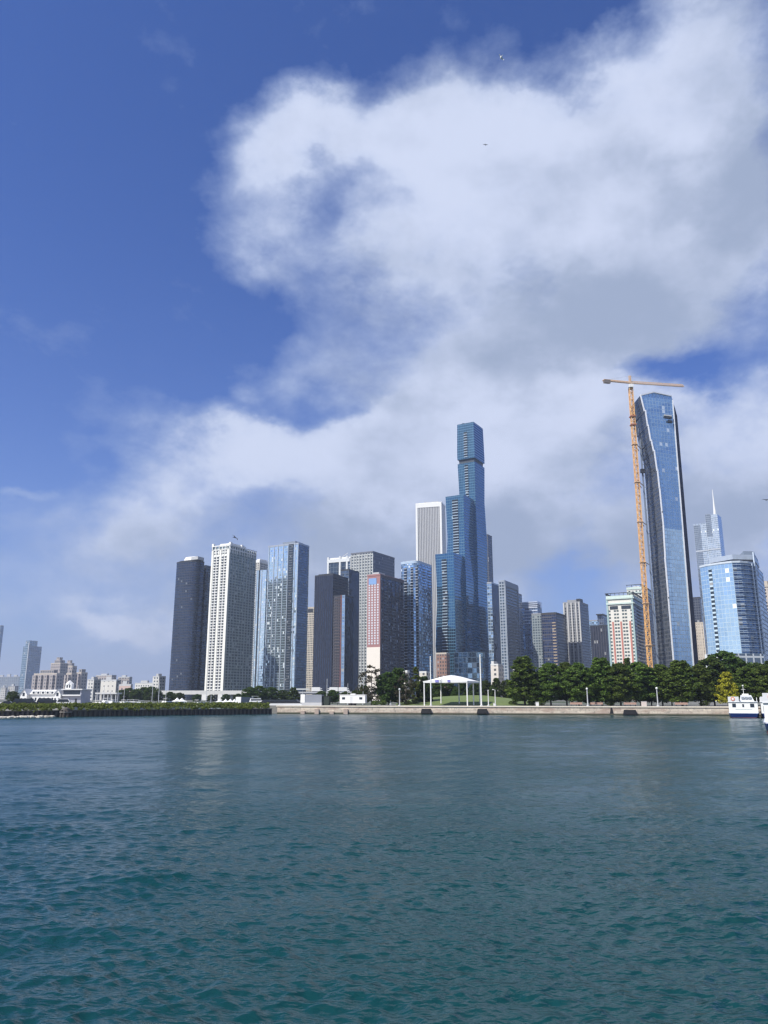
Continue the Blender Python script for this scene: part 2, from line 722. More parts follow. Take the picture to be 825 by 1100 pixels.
def window_parts(root, p, q, us, zs, w, h, mat, pane_mat=None, deep=.12, limit=100):
    """window openings one by one: the first `limit` are parts of their own, sharing one mesh; the rest are one part"""
    p, q = Vector(p), Vector(q)
    e = (q - p).normalized()
    n = Vector((e.y, -e.x))
    src = None
    rest = MB()
    k = 0
    for z in zs:
        for u in us:
            a = p + e * u
            if k < limit:
                if src is None:
                    mb = MB()
                    A, B = a - e * w / 2, a + e * w / 2
                    mb.prism([A + n * deep, B + n * deep, B - n * .05, A - n * .05], z, z + h)
                    src = mb.build('window', mat, root)
                    o0 = (a, z)
                else:
                    c = src.copy()
                    COL.objects.link(c)
                    c.parent = root
                    c.location = (a.x - o0[0].x, a.y - o0[0].y, z - o0[1])
            else:
                A, B = a - e * w / 2, a + e * w / 2
                rest.prism([A + n * deep, B + n * deep, B - n * .05, A - n * .05], z, z + h)
            k += 1
    if rest.f:
        tag(rest.build('small_windows', mat, root), kind='stuff')


def antenna(root, p, h, r=.25, mat=None):
    MB().tube((p[0], p[1], p[2]), (p[0], p[1], p[2] + h), r, r * .4).build('antenna', mat or STEEL, root)


# ---------------------------------------------------------------- the far left shore, bluish with distance
Y = 2700
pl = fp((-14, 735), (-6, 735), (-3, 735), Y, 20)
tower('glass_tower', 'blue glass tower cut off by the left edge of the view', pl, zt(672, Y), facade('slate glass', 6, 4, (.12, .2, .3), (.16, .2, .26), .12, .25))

Y = 2900
m1 = facade('teal tower glass', 9, 8, (.14, .24, .32), (.2, .27, .33), .2, .3)
pl = fp((25, 694), (31.5, 694), (45, 695), Y, 35)
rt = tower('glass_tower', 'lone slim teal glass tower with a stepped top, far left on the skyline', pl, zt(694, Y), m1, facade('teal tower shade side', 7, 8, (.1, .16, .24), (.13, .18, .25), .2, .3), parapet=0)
MB().prism(sub(pl, .35, 1, .0, .62), zt(694, Y) + .01, zt(688, Y)).build('upper_block', m1, rt)
mb = MB()
fins(mb, pl[0], pl[1], [(pl[1] - pl[0]).length - 2], 4, 1.5, BASE, zt(690, Y))
mb.build('corner_pier', LGREY, rt)

Y = 3600
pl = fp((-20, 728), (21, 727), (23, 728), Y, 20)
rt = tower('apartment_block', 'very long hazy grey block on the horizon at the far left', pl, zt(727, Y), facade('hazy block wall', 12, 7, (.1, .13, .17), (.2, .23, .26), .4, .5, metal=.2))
for k in range(5):
    MB().prism(sub(pl, .12 + k * .18, .2 + k * .18, .2, .8), zt(727, Y), zt(727, Y) + 9 + 3 * (k % 2)).build('roof_plant', LGREY, rt)

Y = 1500
for i, (a, b, c, yy, lab) in enumerate([(1, 6, 8, 739, 'narrow pale block left of the lone teal tower, first from the picture edge'), (9, 16, 20, 737.5, 'pale low block standing just left of the foot of the lone teal tower')]):
    pl = fp((a, yy), (b, yy), (c, yy), Y, 25)
    rt = tower('apartment_block', lab, pl, zt(yy, Y), facade('pale low wall', 5, 4, (.08, .1, .13), (.48, .47, .45), .5, .5, metal=.2))
    MB().prism(sub(pl, .3, .6, .3, .7), zt(yy, Y), zt(yy, Y) + 5).build('penthouse', LGREY, rt)

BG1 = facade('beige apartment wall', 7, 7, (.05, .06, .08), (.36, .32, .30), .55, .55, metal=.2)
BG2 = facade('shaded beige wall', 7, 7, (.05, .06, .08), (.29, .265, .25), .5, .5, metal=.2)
apts = [((36.5, 725), (61, 724), (68, 725), 1700, 28, 'beige apartment slab with four bold piers and dark recesses, behind the white clubhouse', 4),
        ((54.5, 715), (65, 713), (73, 714), 1900, 28, 'stepped beige apartment tower, highest of the brown cluster behind the clubhouse', 0),
        ((67, 718), (78, 716), (82.5, 718), 1990, 28, 'square topped beige apartment tower right of the stepped one in the brown cluster', 0),
        ((71, 725), (77, 724), (83, 725), 1620, 28, 'pale beige block in front of the brown apartment cluster, right of the piered slab', 2),
        ((82, 724), (87.5, 723), (94, 725), 1800, 28, 'brown apartment block at the right end of the cluster, with two dark recesses', 2)]
for L, C, Rr, Y, yaw, lab, npier in apts:
    pl = fp(L, C, Rr, Y, yaw)
    z1 = zt(C[1], Y)
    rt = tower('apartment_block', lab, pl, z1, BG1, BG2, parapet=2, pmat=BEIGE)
    ln = (pl[1] - pl[0]).length
    if npier:
        for k in range(npier):
            mb = MB()
            fins(mb, pl[0], pl[1], [ln * (k + .38) / npier], ln / npier * .56, 5, BASE, z1 - 2)
            mb.build('pier', BG1, rt)
    MB().prism(sub(pl, .2, .8, .2, .8), z1, z1 + 9).build('penthouse', BG2, rt)
    if not npier:
        MB().prism(sub(pl, .3, .62, .3, .7), z1 + 9.01, z1 + 16).build('upper_block', BG1, rt)

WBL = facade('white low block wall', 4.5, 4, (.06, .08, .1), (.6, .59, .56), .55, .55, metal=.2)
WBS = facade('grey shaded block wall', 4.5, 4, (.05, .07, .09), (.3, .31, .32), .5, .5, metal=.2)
lows = [((94, 731), (101, 730.5), (109.5, 732), 950, 28, 'narrow white block with a wide grey side wall, right of the brown apartment cluster', WBL),
        ((108.5, 731.5), (125, 731), (130, 732.5), 800, 28, 'broad windowless looking white block behind the marina masts', facade('blank white block wall', 6, 5, (.3, .3, .3), (.6, .58, .53), .7, .7, metal=.2)),
        ((103, 727.5), (120, 725.5), (125, 727), 1600, 28, 'beige block with raised centre behind the broad white block', BG1),
        ((127, 729), (139, 727.5), (142, 729), 1500, 28, 'grey brown block with dark end wall left of the pink low building', BG2),
        ((128, 737), (140.5, 736), (142.5, 737), 780, 28, 'low pink brick building behind the marina trees', facade('pink low wall', 5, 4, (.1, .1, .12), (.5, .38, .34), .6, .55, metal=.2)),
        ((145, 735.5), (166, 734), (169, 735.5), 1100, 28, 'long low white roofed building on the horizon left of the dark tower', WBL),
        ((164, 730), (171, 727), (178, 729), 1000, 28, 'small white and grey block at the foot of the dark rounded tower', WBL)]
for L, C, Rr, Y, yaw, lab, mt in lows:
    pl = fp(L, C, Rr, Y, yaw)
    z1 = zt(C[1], Y)
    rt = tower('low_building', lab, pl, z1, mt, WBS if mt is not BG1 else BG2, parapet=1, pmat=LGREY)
    MB().prism(sub(pl, .25, .6, .25, .75), z1, z1 + 4).build('penthouse', LGREY, rt)

# ---------------------------------------------------------------- dark rounded tower
Y = 905
pl = fp((176.5, 740), (203, 740), (216.5, 740), Y, 28)
z1 = zt(602.5, Y)
rp = rounded(pl, 14, 8)
DKG = facade('near black curtain wall', 2.6, 3.1, (.055, .08, .13), (.022, .03, .052), .22, .34, metal=.75, var=.3, blind=.02, blindcol=(.12, .14, .17), big=.35)
rt = tower('rounded_tower', 'near black tower with rounded corners and a white drum on its roof', rp, z1, DKG, parapet=1.2, pmat=DARK)
ww = fp((212, 608), (221.5, 608), (227.8, 608), Y + 26, 28)
MB().prism(ww, BASE, zt(607, Y + 26)).build('rear_wing', DKG, rt)
c = sub(pl, .5, .5, .5, .5)[0]
MB().prism(rounded(sub(pl, .1, .98, .06, .9), 12, 8), z1 + .01, zt(600.5, Y)).build('set_back_storey', DARK, rt)
pp = sub(pl, .28, .98, .12, .8)
mb = MB()
mb.frustum(rounded(pp, 9, 6), zt(600.5, Y), rounded(inset(pp, .82), 8, 6), zt(596.5, Y))
mb.build('penthouse', WHITE, rt)
MB().prism(sub(pl, .72, 1.0, .1, .62), zt(600.4, Y), zt(597.2, Y)).build('plant_room', LGREY, rt)
mb = MB()
for k in (.3, .55, .8):
    q = sub(pl, k, k, .4, .4)[0]
    mb.tube((q.x, q.y, zt(598, Y)), (q.x, q.y, zt(594 + k, Y)), .3)
mb.build('antenna', STEEL, rt)
mb = MB()
for z in frange(BASE + 9, z1 - 3, 15.5):
    o, i = inset(rp, 1.003), inset(rp, .99)
    for k in range(len(rp)):
        j = (k + 1) % len(rp)
        mb.prism([o[k], o[j], i[j], i[k]], z, z + .5)
mb.build('storey_band', DARK, rt)

# ---------------------------------------------------------------- white piered tower
Y = 860
pl = fp((220, 740), (239.8, 740), (269.5, 740), Y, 28)
z1 = zt(589, Y)
WW = facade('white tower front wall', 2.2, 3.15, (.04, .055, .06), (.74, .74, .69), .42, .42, metal=.3)
WS = facade('grey green side glazing', 2.4, 3.15, (.2, .27, .28), (.3, .345, .34), .26, .3, metal=.65, var=.4, blind=.1, blindcol=(.4, .44, .44))
rt = tower('white_tower', 'tall white tower with slim piers, small window columns and a fussy white crown', pl, z1, WW, WS, parapet=0)
ln = (pl[1] - pl[0]).length
H = [z for z in frange(BASE + 6, z1 - 8, 3.15)]
mb = MB()
for u, w in ((.05, .1), (.5, .1), (.93, .14)):
    fins(mb, pl[0], pl[1], [ln * u], ln * w, .7, BASE, z1)
mb.build('pier', plain('cream tower paint', (.8, .79, .72), .5, var=.06), rt)
mb = MB()
for u in (.275, .715):
    fins(mb, pl[0], pl[1], [ln * u], .7, .5, BASE, z1)
mb.build('mullion_strip', WHITE, rt)
src = None
for u in (.19, .36, .63, .8):
    mb = MB()
    p0, p1 = pl[0] + (pl[1] - pl[0]) * (u - .06), pl[0] + (pl[1] - pl[0]) * (u + .06)
    ledges(mb, p0, p1, [z + 2.0 for z in H], 1.1, 1.1)
    mb.build('balcony', WHITE, rt)
window_parts(rt, pl[0], pl[1], [ln * .19, ln * .36, ln * .63, ln * .8], [z - .1 for z in H[::-1]], 2.5, 2.1, DGLASS)
us, sl_ = seg_us(pl[1], pl[2], 4.9, 1.2)
mb = MB()
fins(mb, pl[1], pl[2], us, .55, .5, BASE, z1)
mb.build('fin', plain('pale grey green fin', (.42, .46, .44), .6), rt)
mb = MB()
ledges(mb, pl[1], pl[2], frange(BASE + 6, z1, 3.15), .35, .25)
mb.build('storey_band', plain('grey green slab edge', (.34, .38, .37), .7), rt)
# crown: corner turrets, arcaded parapet and lower plant storey
mb = MB()
zc_ = zt(585.5, Y)
MB().prism(inset(pl, .985), z1, z1 + 3).build('attic', WS, rt)
for (p, q) in ((pl[0], pl[1]), (pl[1], pl[2])):
    us, L = seg_us(p, q, 4.5, .6)
    fins(mb, p, q, us, .9, .5, z1 - 5, z1 + 3.6)
    ledges(mb, p, q, [z1 + 3.6, z1 - 1.0], 1.0, .7)
mb.build('arcade', WHITE, rt)
MB().prism(sub(pl, .35, .98, .05, .6), z1 + 3.01, zc_ + 3).build('penthouse', WHITE, rt)
mb = MB()
for u in (0.02, .98):
    for v in (.03, .45):
        mb.prism(sub(pl, u - .05, u + .05, v - .03, v + .03), z1 + 3, z1 + 7.5)
mb.build('turret', WHITE, rt)
MB().prism([pl[0] + Vec2(-3, 0), pl[1] + Vec2(0, -4), pl[2] + Vec2(6, 0), pl[3]], BASE, BASE + 8).build('podium', OFFW, rt)

# ---------------------------------------------------------------- tower behind, with white crown
Y = 1150
pl = fp((274, 604), (279, 603.5), (290, 604), Y, 28)
rt = tower('apartment_tower', 'pale gridded tower with a white crown, peeping out right of the white tower', pl, zt(603.5, Y), facade('beige grid wall', 3.6, 3.3, (.07, .08, .09), (.55, .53, .47), .4, .4, metal=.2), parapet=3, pmat=WHITE)
MB().prism(sub(pl, .2, .85, .1, .8), zt(603.5, Y), zt(600, Y)).build('penthouse', WHITE, rt)

# ---------------------------------------------------------------- pale blue glass tower
Y = 960
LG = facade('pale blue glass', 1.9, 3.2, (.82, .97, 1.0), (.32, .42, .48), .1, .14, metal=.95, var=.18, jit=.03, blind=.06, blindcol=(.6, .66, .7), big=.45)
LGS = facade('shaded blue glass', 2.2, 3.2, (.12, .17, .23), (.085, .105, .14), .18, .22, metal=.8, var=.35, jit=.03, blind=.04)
pl = fp((288.5, 586), (321, 584), (334.8, 586), Y, 28)
z1 = zt(584, Y)
rp = rounded(pl, 9, 6, corners=(2,))
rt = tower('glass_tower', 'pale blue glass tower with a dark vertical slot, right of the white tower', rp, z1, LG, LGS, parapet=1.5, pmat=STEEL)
ln = (pl[1] - pl[0]).length
mb = MB()
fins(mb, pl[0], pl[1], [ln * .76], ln * .16, .3, BASE, z1 + .5)
mb.build('dark_slot', facade('slot glass', 2, 3.2, (.05, .08, .12), (.03, .045, .06), .2, .4, metal=.6), rt)
mb = MB()
ledges(mb, pl[0], pl[1], frange(BASE + 6, z1, 3.2), .3, .9, u0=ln * .71, u1=ln * .81)
mb.build('balcony', STEEL, rt)
mb = MB()
fins(mb, pl[0], pl[1], [ln * .03, ln * .2, ln * .33, ln * .5, ln * .66, ln * .88, ln * .985], .9, .6, BASE, z1 + 1.5)
mb.build('fin', plain('silver fin', (.55, .6, .65), .35, metal=.5), rt)
MB().prism(sub(pl, .38, .8, .2, .8), z1, zt(579.6, Y)).build('penthouse', plain('blue grey plant screen', (.2, .24, .3), .5), rt)
wg = fp((270.5, 735), (282, 735), (291, 735), Y + 35, 28)
wz = zt(612, Y + 35)
MB().prism(wg, BASE, wz).build('wing', LG, rt)
mb = MB()
fins(mb, wg[0], wg[1], [1.2, (wg[1] - wg[0]).length * .55], .9, .5, BASE, wz)
mb.build('fin', MATS['silver fin'], rt)
mb = MB()
fins(mb, wg[0], wg[1], [(wg[1] - wg[0]).length * .32], 2.2, .3, BASE, wz)
mb.build('dark_slot', DGLASS, rt)

# ---------------------------------------------------------------- slim beige slab
Y = 1120
pl = fp((328, 653), (337.6, 653), (339, 653), Y, 28)
rt = tower('slab_tower', 'slim beige slab with a dark notch near its top, seen between glass and dark towers', pl, zt(652.5, Y), facade('slim beige wall', 2.6, 3.2, (.06, .07, .08), (.5, .45, .37), .45, .4, metal=.2), parapet=1, pmat=BEIGE)
mb = MB()
ledges(mb, pl[0], pl[1], [zt(657.5, Y)], 5, .3, u0=4, u1=(pl[1] - pl[0]).length - 2)
mb.build('notch', DARK, rt)

# ---------------------------------------------------------------- dark striped tower
Y = 880
pl = fp((338.4, 623.5), (357.8, 617.5), (374, 617), Y, 28)
z1 = zt(617.5, Y)
DS = facade('black striped wall', 2.7, 3.3, (.03, .042, .075), (.032, .036, .055), .32, .0, metal=.5, var=.3, blind=.0)
DS2 = facade('dark brown grid wall', 3.0, 3.3, (.02, .028, .042), (.06, .056, .066), .3, .36, metal=.4, blind=.02, blindcol=(.12, .12, .12))
rt = tower('dark_tower', 'black slab with fine upright stripes, left of the white framed tower', pl, z1, DS, DS2, parapet=1, pmat=DARK)
us, L = seg_us(pl[0], pl[1], 2.7)
mb = MB()
fins(mb, pl[0], pl[1], us, .35, .35, BASE, z1)
mb.build('fin', plain('black fin', (.026, .03, .048), .5), rt)
MB().prism(sub(pl, .1, .9, .1, .6), z1, z1 + 2.5).build('penthouse', DARK, rt)
Y = 845
pl = fp((358.6, 640), (371, 640), (380, 640), Y, 28)
z1 = zt(640, Y)
rt = tower('dark_tower', 'lower dark tower with a pale blue glass strip, in front of the black striped slab', pl, z1, DS2, DS, parapet=1, pmat=DARK)
ln = (pl[1] - pl[0]).length
mb = MB()
fins(mb, pl[0], pl[1], [ln * .86], ln * .26, .5, BASE, z1 + 1)
mb.build('glass_strip', facade('strip glass', 3.4, 3.3, (.38, .5, .64), (.2, .27, .36), .15, .2, metal=.85, var=.25), rt)
mb = MB()
fins(mb, pl[0], pl[1], [ln * .66], 1.1, .6, BASE, z1 + 1)
mb.build('red_pier', plain('dark red pier', (.2, .07, .07), .6), rt)
mb = MB()
ledges(mb, pl[0], pl[1], frange(BASE + 5, z1, 3.3), .5, .7, u0=ln * .12, u1=ln * .58)
mb.build('balcony', plain('dull rose slab', (.16, .13, .13), .7), rt)
Y = 930
pl = fp((366, 616), (375, 612), (386, 613), Y, 28)
tower('dark_tower', 'plain dark blue tower wedged between the black slab and the pale gridded block', pl, zt(612, Y), LGS, DS, parapet=1, pmat=DARK)

# ---------------------------------------------------------------- white framed tower behind
Y = 1180
pl = fp((351.8, 601), (376, 599), (381, 600), Y, 24)
z1 = zt(599, Y)
rt = tower('framed_tower', 'tower whose top is a white frame round big dark glass openings', pl, z1, facade('framed dark glass', 8, 4, (.1, .15, .2), (.4, .44, .46), .2, .22, metal=.8), parapet=1.5, pmat=WHITE)
mb = MB()
ln = (pl[1] - pl[0]).length
fr = plain('white frame', (.66, .68, .68), .5)
fins(mb, pl[0], pl[1], [1.8, ln * .57, ln * .88], 3.0, 1.6, BASE, z1 + 3)
ledges(mb, pl[0], pl[1], [z1 - 6, z1 - 40, z1 - 62], 5, 1.59)
mb.build('frame', fr, rt)
for k, (a, b) in enumerate(((.13, .51), (.63, .83))):
    mb = MB()
    ledges(mb, pl[0], pl[1], [z1 - 34.9], 28.8, .6, u0=ln * a, u1=ln * b)
    mb.build('window', facade('frame window glass', 6, 7, (.05, .08, .12), (.09, .12, .15), .1, .1, metal=.7), rt)
a = sub(pl, .45, .45, .3, .3)[0]
MB().bar((a.x, a.y, z1), (a.x + 14, a.y, z1 + 10), .9).build('davit', WHITE, rt)

# ---------------------------------------------------------------- pale gridded block with dark sloped side
Y = 1080
pl = fp((377, 600), (400.6, 593), (423.8, 598), Y, 30)
z1 = zt(593, Y)
GRW = facade('pale grid wall', 4.6, 4.2, (.06, .08, .1), (.42, .44, .43), .38, .3, metal=.4)
GRS = facade('slate side wall', 3.2, 4.2, (.07, .08, .11), (.085, .09, .115), .3, .3, metal=.3)
rt = tower('gridded_tower', 'pale gridded tower with a flat slate grey right side, left of the pink brick one', pl, z1, GRW, GRS, parapet=1.6, pmat=plain('slate trim', (.13, .14, .17), .6))
us, L = seg_us(pl[0], pl[1], 4.6)
mb = MB()
fins(mb, pl[0], pl[1], us, 1.1, .8, BASE, z1 - 2)
mb.build('pier', plain('pale pier', (.5, .52, .51), .6), rt)
mb = MB()
ledges(mb, pl[0], pl[1], frange(BASE + 8, z1, 4.2), .8, .5)
mb.build('storey_band', MATS['pale pier'], rt)

# ---------------------------------------------------------------- pink brick tower
Y = 800
pl = fp((394.6, 619), (408.4, 617.5), (433.6, 625), Y, 30)
z1 = zt(617.5, Y)
PK = plain('pink brick', (.33, .17, .165), .85, var=.12)
PS = facade('dark side glazing', 3.4, 3.3, (.06, .085, .13), (.05, .06, .085), .3, .28, metal=.75, var=.6, jit=.04, blind=.08, blindcol=(.25, .3, .38), big=.6)
rt = tower('brick_tower', 'pink brick tower with rows of small square windows above a blank cream base', pl, z1, PK, PS, parapet=1.2, pmat=PK)
ln = (pl[1] - pl[0]).length
zb = zt(695, Y)
mb = MB()
fins(mb, pl[0], pl[1], [ln * .5], ln * 1.0, .25, BASE, zb)
mb.build('blank_base', plain('cream panel', (.74, .68, .6), .7, var=.05), rt)
zs = [zb + 3 + (z1 - 14 - zb) * k / 23 for k in range(24)]
window_parts(rt, pl[0], pl[1], [ln * (.17 + .22 * k) for k in range(4)], zs, 1.8, 1.7, plain('pale window', (.6, .62, .66), .25, var=.3), deep=.15)
mb = MB()
ledges(mb, pl[0], pl[1], [z1 - 9.5], 6.5, .3, u0=ln * .12, u1=ln * .72)
mb.build('roof_sign', plain('blue sign', (.2, .34, .6), .5), rt)
us, L = seg_us(pl[1], pl[2], 3.4)
mb = MB()
ledges(mb, pl[1], pl[2], [z1 - 2.4], 3.0, .5)
fins(mb, pl[1], pl[2], [L * k for k in (.02, .13, .3, .47, .64, .8, .97)], .8, .5, BASE, z1 - 6)
mb.build('fin', plain('rust brown fin', (.09, .075, .085), .6), rt)
for a, b in ((.15, .28), (.5, .62), (.82, .95)):
    mb = MB()
    ledges(mb, pl[1], pl[2], frange(BASE + 6, z1 - 30 * (a > .4), 3.3), .4, 1.3, u0=L * a, u1=L * b)
    mb.build('balcony', plain('blue grey balcony', (.2, .23, .29), .5), rt)
MB().prism(sub(pl, .3, .8, .05, .3), z1, z1 + 3.5).build('penthouse', LGREY, rt)

# ---------------------------------------------------------------- round fronted blue glass tower
Y = 850
pl = fp((428.5, 604.5), (449, 604), (465.6, 605), Y, 28)
z1 = zt(604, Y)
rp = rounded(pl, 8, 8, corners=(0, 1, 2))
BR = facade('bright blue glass', 2.1, 3.2, (.3, .44, .6), (.15, .22, .32), .14, .26, metal=.85, var=.55, jit=.05, blind=.07, blindcol=(.55, .65, .8), big=.6)
rt = tower('glass_tower', 'bright blue glass tower with rounded corners and stacked balconies', rp, z1, BR, parapet=2.2, pmat=plain('pale blue crown', (.4, .5, .62), .4))
for k in range(3):
    a, b = [(.28, .42), (.62, .74), (.88, .99)][k]
    mb = MB()
    q0, q1 = pl[0] + (pl[1] - pl[0]) * a, pl[0] + (pl[1] - pl[0]) * b
    ledges(mb, q0, q1, frange(BASE + 6, z1 - 5, 3.2), .5, 1.2, back=.4)
    mb.build('balcony', plain('white balcony edge', (.55, .6, .68), .5), rt)
    mb = MB()
    fins(mb, q0, q1, [(q1 - q0).length / 2], (q1 - q0).length, .25, BASE, z1 - 5)
    mb.build('recess', DGLASS, rt)
ln = (pl[2] - pl[1]).length
for a, b in ((.3, .45), (.62, .8)):
    mb = MB()
    ledges(mb, pl[1], pl[2], frange(BASE + 6, z1 - 5, 3.2), .45, 1.2, u0=ln * a, u1=ln * b)
    mb.build('balcony', MATS['blue grey balcony'], rt)
MB().prism(sub(pl, .25, .75, .15, .75), z1, zt(600.5, Y)).build('penthouse', OFFW, rt)
tower('dark_tower', 'narrow dark tower squeezed between the pink brick and the round blue glass towers', fp((428, 622), (434, 622), (441, 622), 905, 28), zt(622, 905), LGS, parapet=1, pmat=DARK)

# ---------------------------------------------------------------- pale striped giant behind
Y = 1345
pl = fp((446.6, 546), (474.3, 541), (478.2, 541), Y, 16)
z1 = zt(540, Y)
ST = facade('white striped wall', 3.0, 4.0, (.18, .18, .19), (.58, .57, .55), .5, .0, metal=.2, var=.1, blind=0, frough=.5)
rt = tower('striped_tower', 'huge pale square tower with fine upright stripes and white corners, behind the others', pl, z1, ST, parapet=2.0, pmat=WHITE)
us, L = seg_us(pl[0], pl[1], 3.0, 3)
mb = MB()
fins(mb, pl[0], pl[1], us[1:-1], 1.4, .9, BASE, z1 - 7)
mb.build('fin', plain('pale marble fin', (.52, .52, .51), .5), rt)
mb = MB()
fins(mb, pl[0], pl[1], [1.8, L - 1.8], 3.6, 1.3, BASE, z1 + 1)
ledges(mb, pl[0], pl[1], [z1 - 7], 8.0, 1.28)
mb.build('corner_pier', WHITE, rt)
MB().prism(sub(pl, .3, .85, .2, .8), z1, z1 + 5).build('penthouse', LGREY, rt)

# ---------------------------------------------------------------- the tall blue tower of three stems
Y = 985
SRG = facade('deep blue glass', 2.6, 3.6, (.075, .195, .31), (.06, .155, .25), .1, .2, metal=.9, var=.07, jit=.006, blind=.004, blindcol=(.3, .42, .5), rough=.05, big=.45)
SRL = facade('pale banded glass', 40, 3.6, (.14, .245, .345), (.12, .21, .3), .0, .32, metal=.88, var=.08, jit=.006, blind=0, rough=.06, big=.3)
SLOT = facade('balcony slot', 3, 3.6, (.02, .03, .045), (.02, .03, .04), .1, .2, metal=.3)
SLAB = plain('slab edge blue', (.32, .42, .52), .5)
root = thing('stem_tower', (at(505, 740, Y).x, Y + 15, BASE), 'very tall deep blue glass tower of three wavy stems, highest on the skyline', 'skyscraper')


def stem(L, C, Rr, Yy, ytop, amp, period, phase, gap=None, slot=(.4, .6), slot_top=None):
    pl = fp(L, C, Rr, Yy, 30)
    z1 = zt(ytop, Yy)
    zs = [z1]
    sc = [1.0]
    k = phase
    z = z1 - period * (.72 if gap else .95)
    while z > BASE + 5:
        zs.append(z)
        sc.append(1 + (amp if k % 2 == 0 else -amp))
        k += 1
        z -= period
    zs.append(BASE)
    sc.append(1 + (amp if k % 2 == 0 else -amp) * .5)
    zs, sc = zs[::-1], sc[::-1]
    body, side = MB(), MB()
    prof = lambda zz: float(np.interp(zz, zs, sc))
    cuts = sorted(set(zs + ([zt(gap[1], Yy), zt(gap[0], Yy)] if gap else [])))
    for a, b in zip(cuts, cuts[1:]):
        if gap and abs(a - zt(gap[1], Yy)) < .01:
            MB().frustum(inset(pl, prof(a) * .88), a, inset(pl, prof(b) * .88), b).build('open_storey', plain('open storey dark', (.035, .05, .07), .5), root)
            continue
        A, B_ = inset(pl, prof(a)), inset(pl, prof(b))
        for kk in range(4):
            jj = (kk + 1) % 4
            wa, wb = (A[jj] - A[kk]).length, (B_[jj] - B_[kk]).length
            (body if kk in (0, 2) else side).face([(*A[kk], a), (*A[jj], a), (*B_[jj], b), (*B_[kk], b)], [(-wa / 2, a), (wa / 2, a), (wb / 2, b), (-wb / 2, b)])
        body.face([(*p, b) for p in B_])
        body.face([(*p, a) for p in A[::-1]])
    st = body.build('stem', SRG, root)
    side.build('side_glazing', SRL, st)
    # the balcony slot up the front
    sb, lb = MB(), MB()
    for z in frange(BASE + 12, (zt(slot_top, Yy) if slot_top else z1 - 14), 3.6):
        if gap and zt(gap[1], Yy) - 5 < z < zt(gap[0], Yy) + 2:
            continue
        A = inset(pl, prof(z))
        A2 = inset(pl, prof(z + 3.6))
        e = A[1] - A[0]
        e2 = A2[1] - A2[0]
        n = Vector((e.y, -e.x)).normalized()
        p0, p1 = A[0] + e * slot[0] + n * .25, A[0] + e * slot[1] + n * .25
        q0, q1 = A2[0] + e2 * slot[0] + n * .25, A2[0] + e2 * slot[1] + n * .25
        sb.face([(*p0, z), (*p1, z), (*q1, z + 3.6), (*q0, z + 3.6)], [(0, z), ((p1 - p0).length, z), ((q1 - q0).length, z + 3.6), (0, z + 3.6)])
        lb.prism([p0 + n * .7, p1 + n * .7, p1, p0], z, z + 1.0)
    sl = sb.build('balcony_slot', SLOT, st)
    lb.build('balcony', SLAB, st)
    return pl, z1, prof


pl1, zt1, pr = stem((491, 454), (508.6, 453), (518.6, 458), 985, 453, .055, 62, 0, gap=(491.5, 496), slot=(.40, .60), slot_top=465)
stem((478.5, 532), (498, 531), (511.5, 532), 962, 531, .08, 58, 1, slot=(.36, .68), slot_top=537)
stem((467.6, 594), (487.5, 593.6), (503, 595), 938, 593.6, .075, 58, 1, slot=(.33, .6), slot_top=600)
mb = MB()
q = sub(pl1, .2, .2, .3, .3)[0]
mb.box(q.x - 1.5, q.x + 1.5, q.y - 1.5, q.y + 1.5, zt1, zt1 + 4)
mb.build('roof_hoist', DARK, root)
pd = fp((487.5, 702), (514, 701), (521, 702), 905, 26)
MB().prism(pd, BASE, zt(700, 905)).build('podium', facade('podium glass', 5.5, 6, (.32, .45, .52), (.4, .5, .54), .1, .14, metal=.85, var=.2, jit=.05, blind=.05, blindcol=(.6, .66, .66)), root)
tower('dark_tower', 'dark grey tower half hidden behind the tallest blue tower', fp((512, 577), (524, 574.5), (528.4, 577), 1250, 28), zt(574.5, 1250), facade('charcoal wall', 3, 4, (.05, .065, .09), (.07, .075, .095), .35, .3, metal=.5), parapet=1, pmat=DARK)

# ---------------------------------------------------------------- right of the tall tower
Y = 925
pl = fp((523, 626), (528, 626), (540, 627), Y, 28)
tower('glass_tower', 'narrow pale blue edge and dark side of a tower, just right of the tallest one', pl, zt(626, Y), facade('narrow pale glass', 3, 3.6, (.4, .52, .64), (.3, .38, .46), .1, .2, metal=.8), DS, parapet=1, pmat=STEEL)
Y = 880
pl = fp((535.6, 625), (542, 624.5), (556.2, 629.5), Y, 28)
z1 = zt(624.5, Y)
SG = facade('banded grey wall', 4, 3.4, (.13, .17, .23), (.2, .225, .26), .18, .42, metal=.5, var=.3)
rt = tower('banded_tower', 'blue grey tower with level bands and white edged corner, right of the tallest tower', pl, z1, facade('mixed white and dark glass', 3, 3.4, (.12, .16, .21), (.3, .34, .38), .3, .35, metal=.7, var=.5, blind=.03), SG, parapet=1.5, pmat=plain('blue grey trim', (.28, .32, .38), .6))
ln = (pl[2] - pl[1]).length
mb = MB()
ledges(mb, pl[1], pl[2], frange(BASE + 5, z1 - 5, 3.4), .7, .5, u0=2, u1=ln - 2)
mb.build('storey_band', MATS['blue grey trim'], rt)
mb = MB()
fins(mb, pl[1], pl[2], [1, ln - 1], 2, .8, BASE, z1)
ledges(mb, pl[1], pl[2], [z1 - 5], 5, .78)
mb.build('frame', MATS['blue grey trim'], rt)
tower('dark_tower', 'thin grey tower showing behind the top right of the banded tower', fp((551, 639), (556.5, 638), (560.5, 639), 1000, 28), zt(638, 1000), SG, parapet=1)

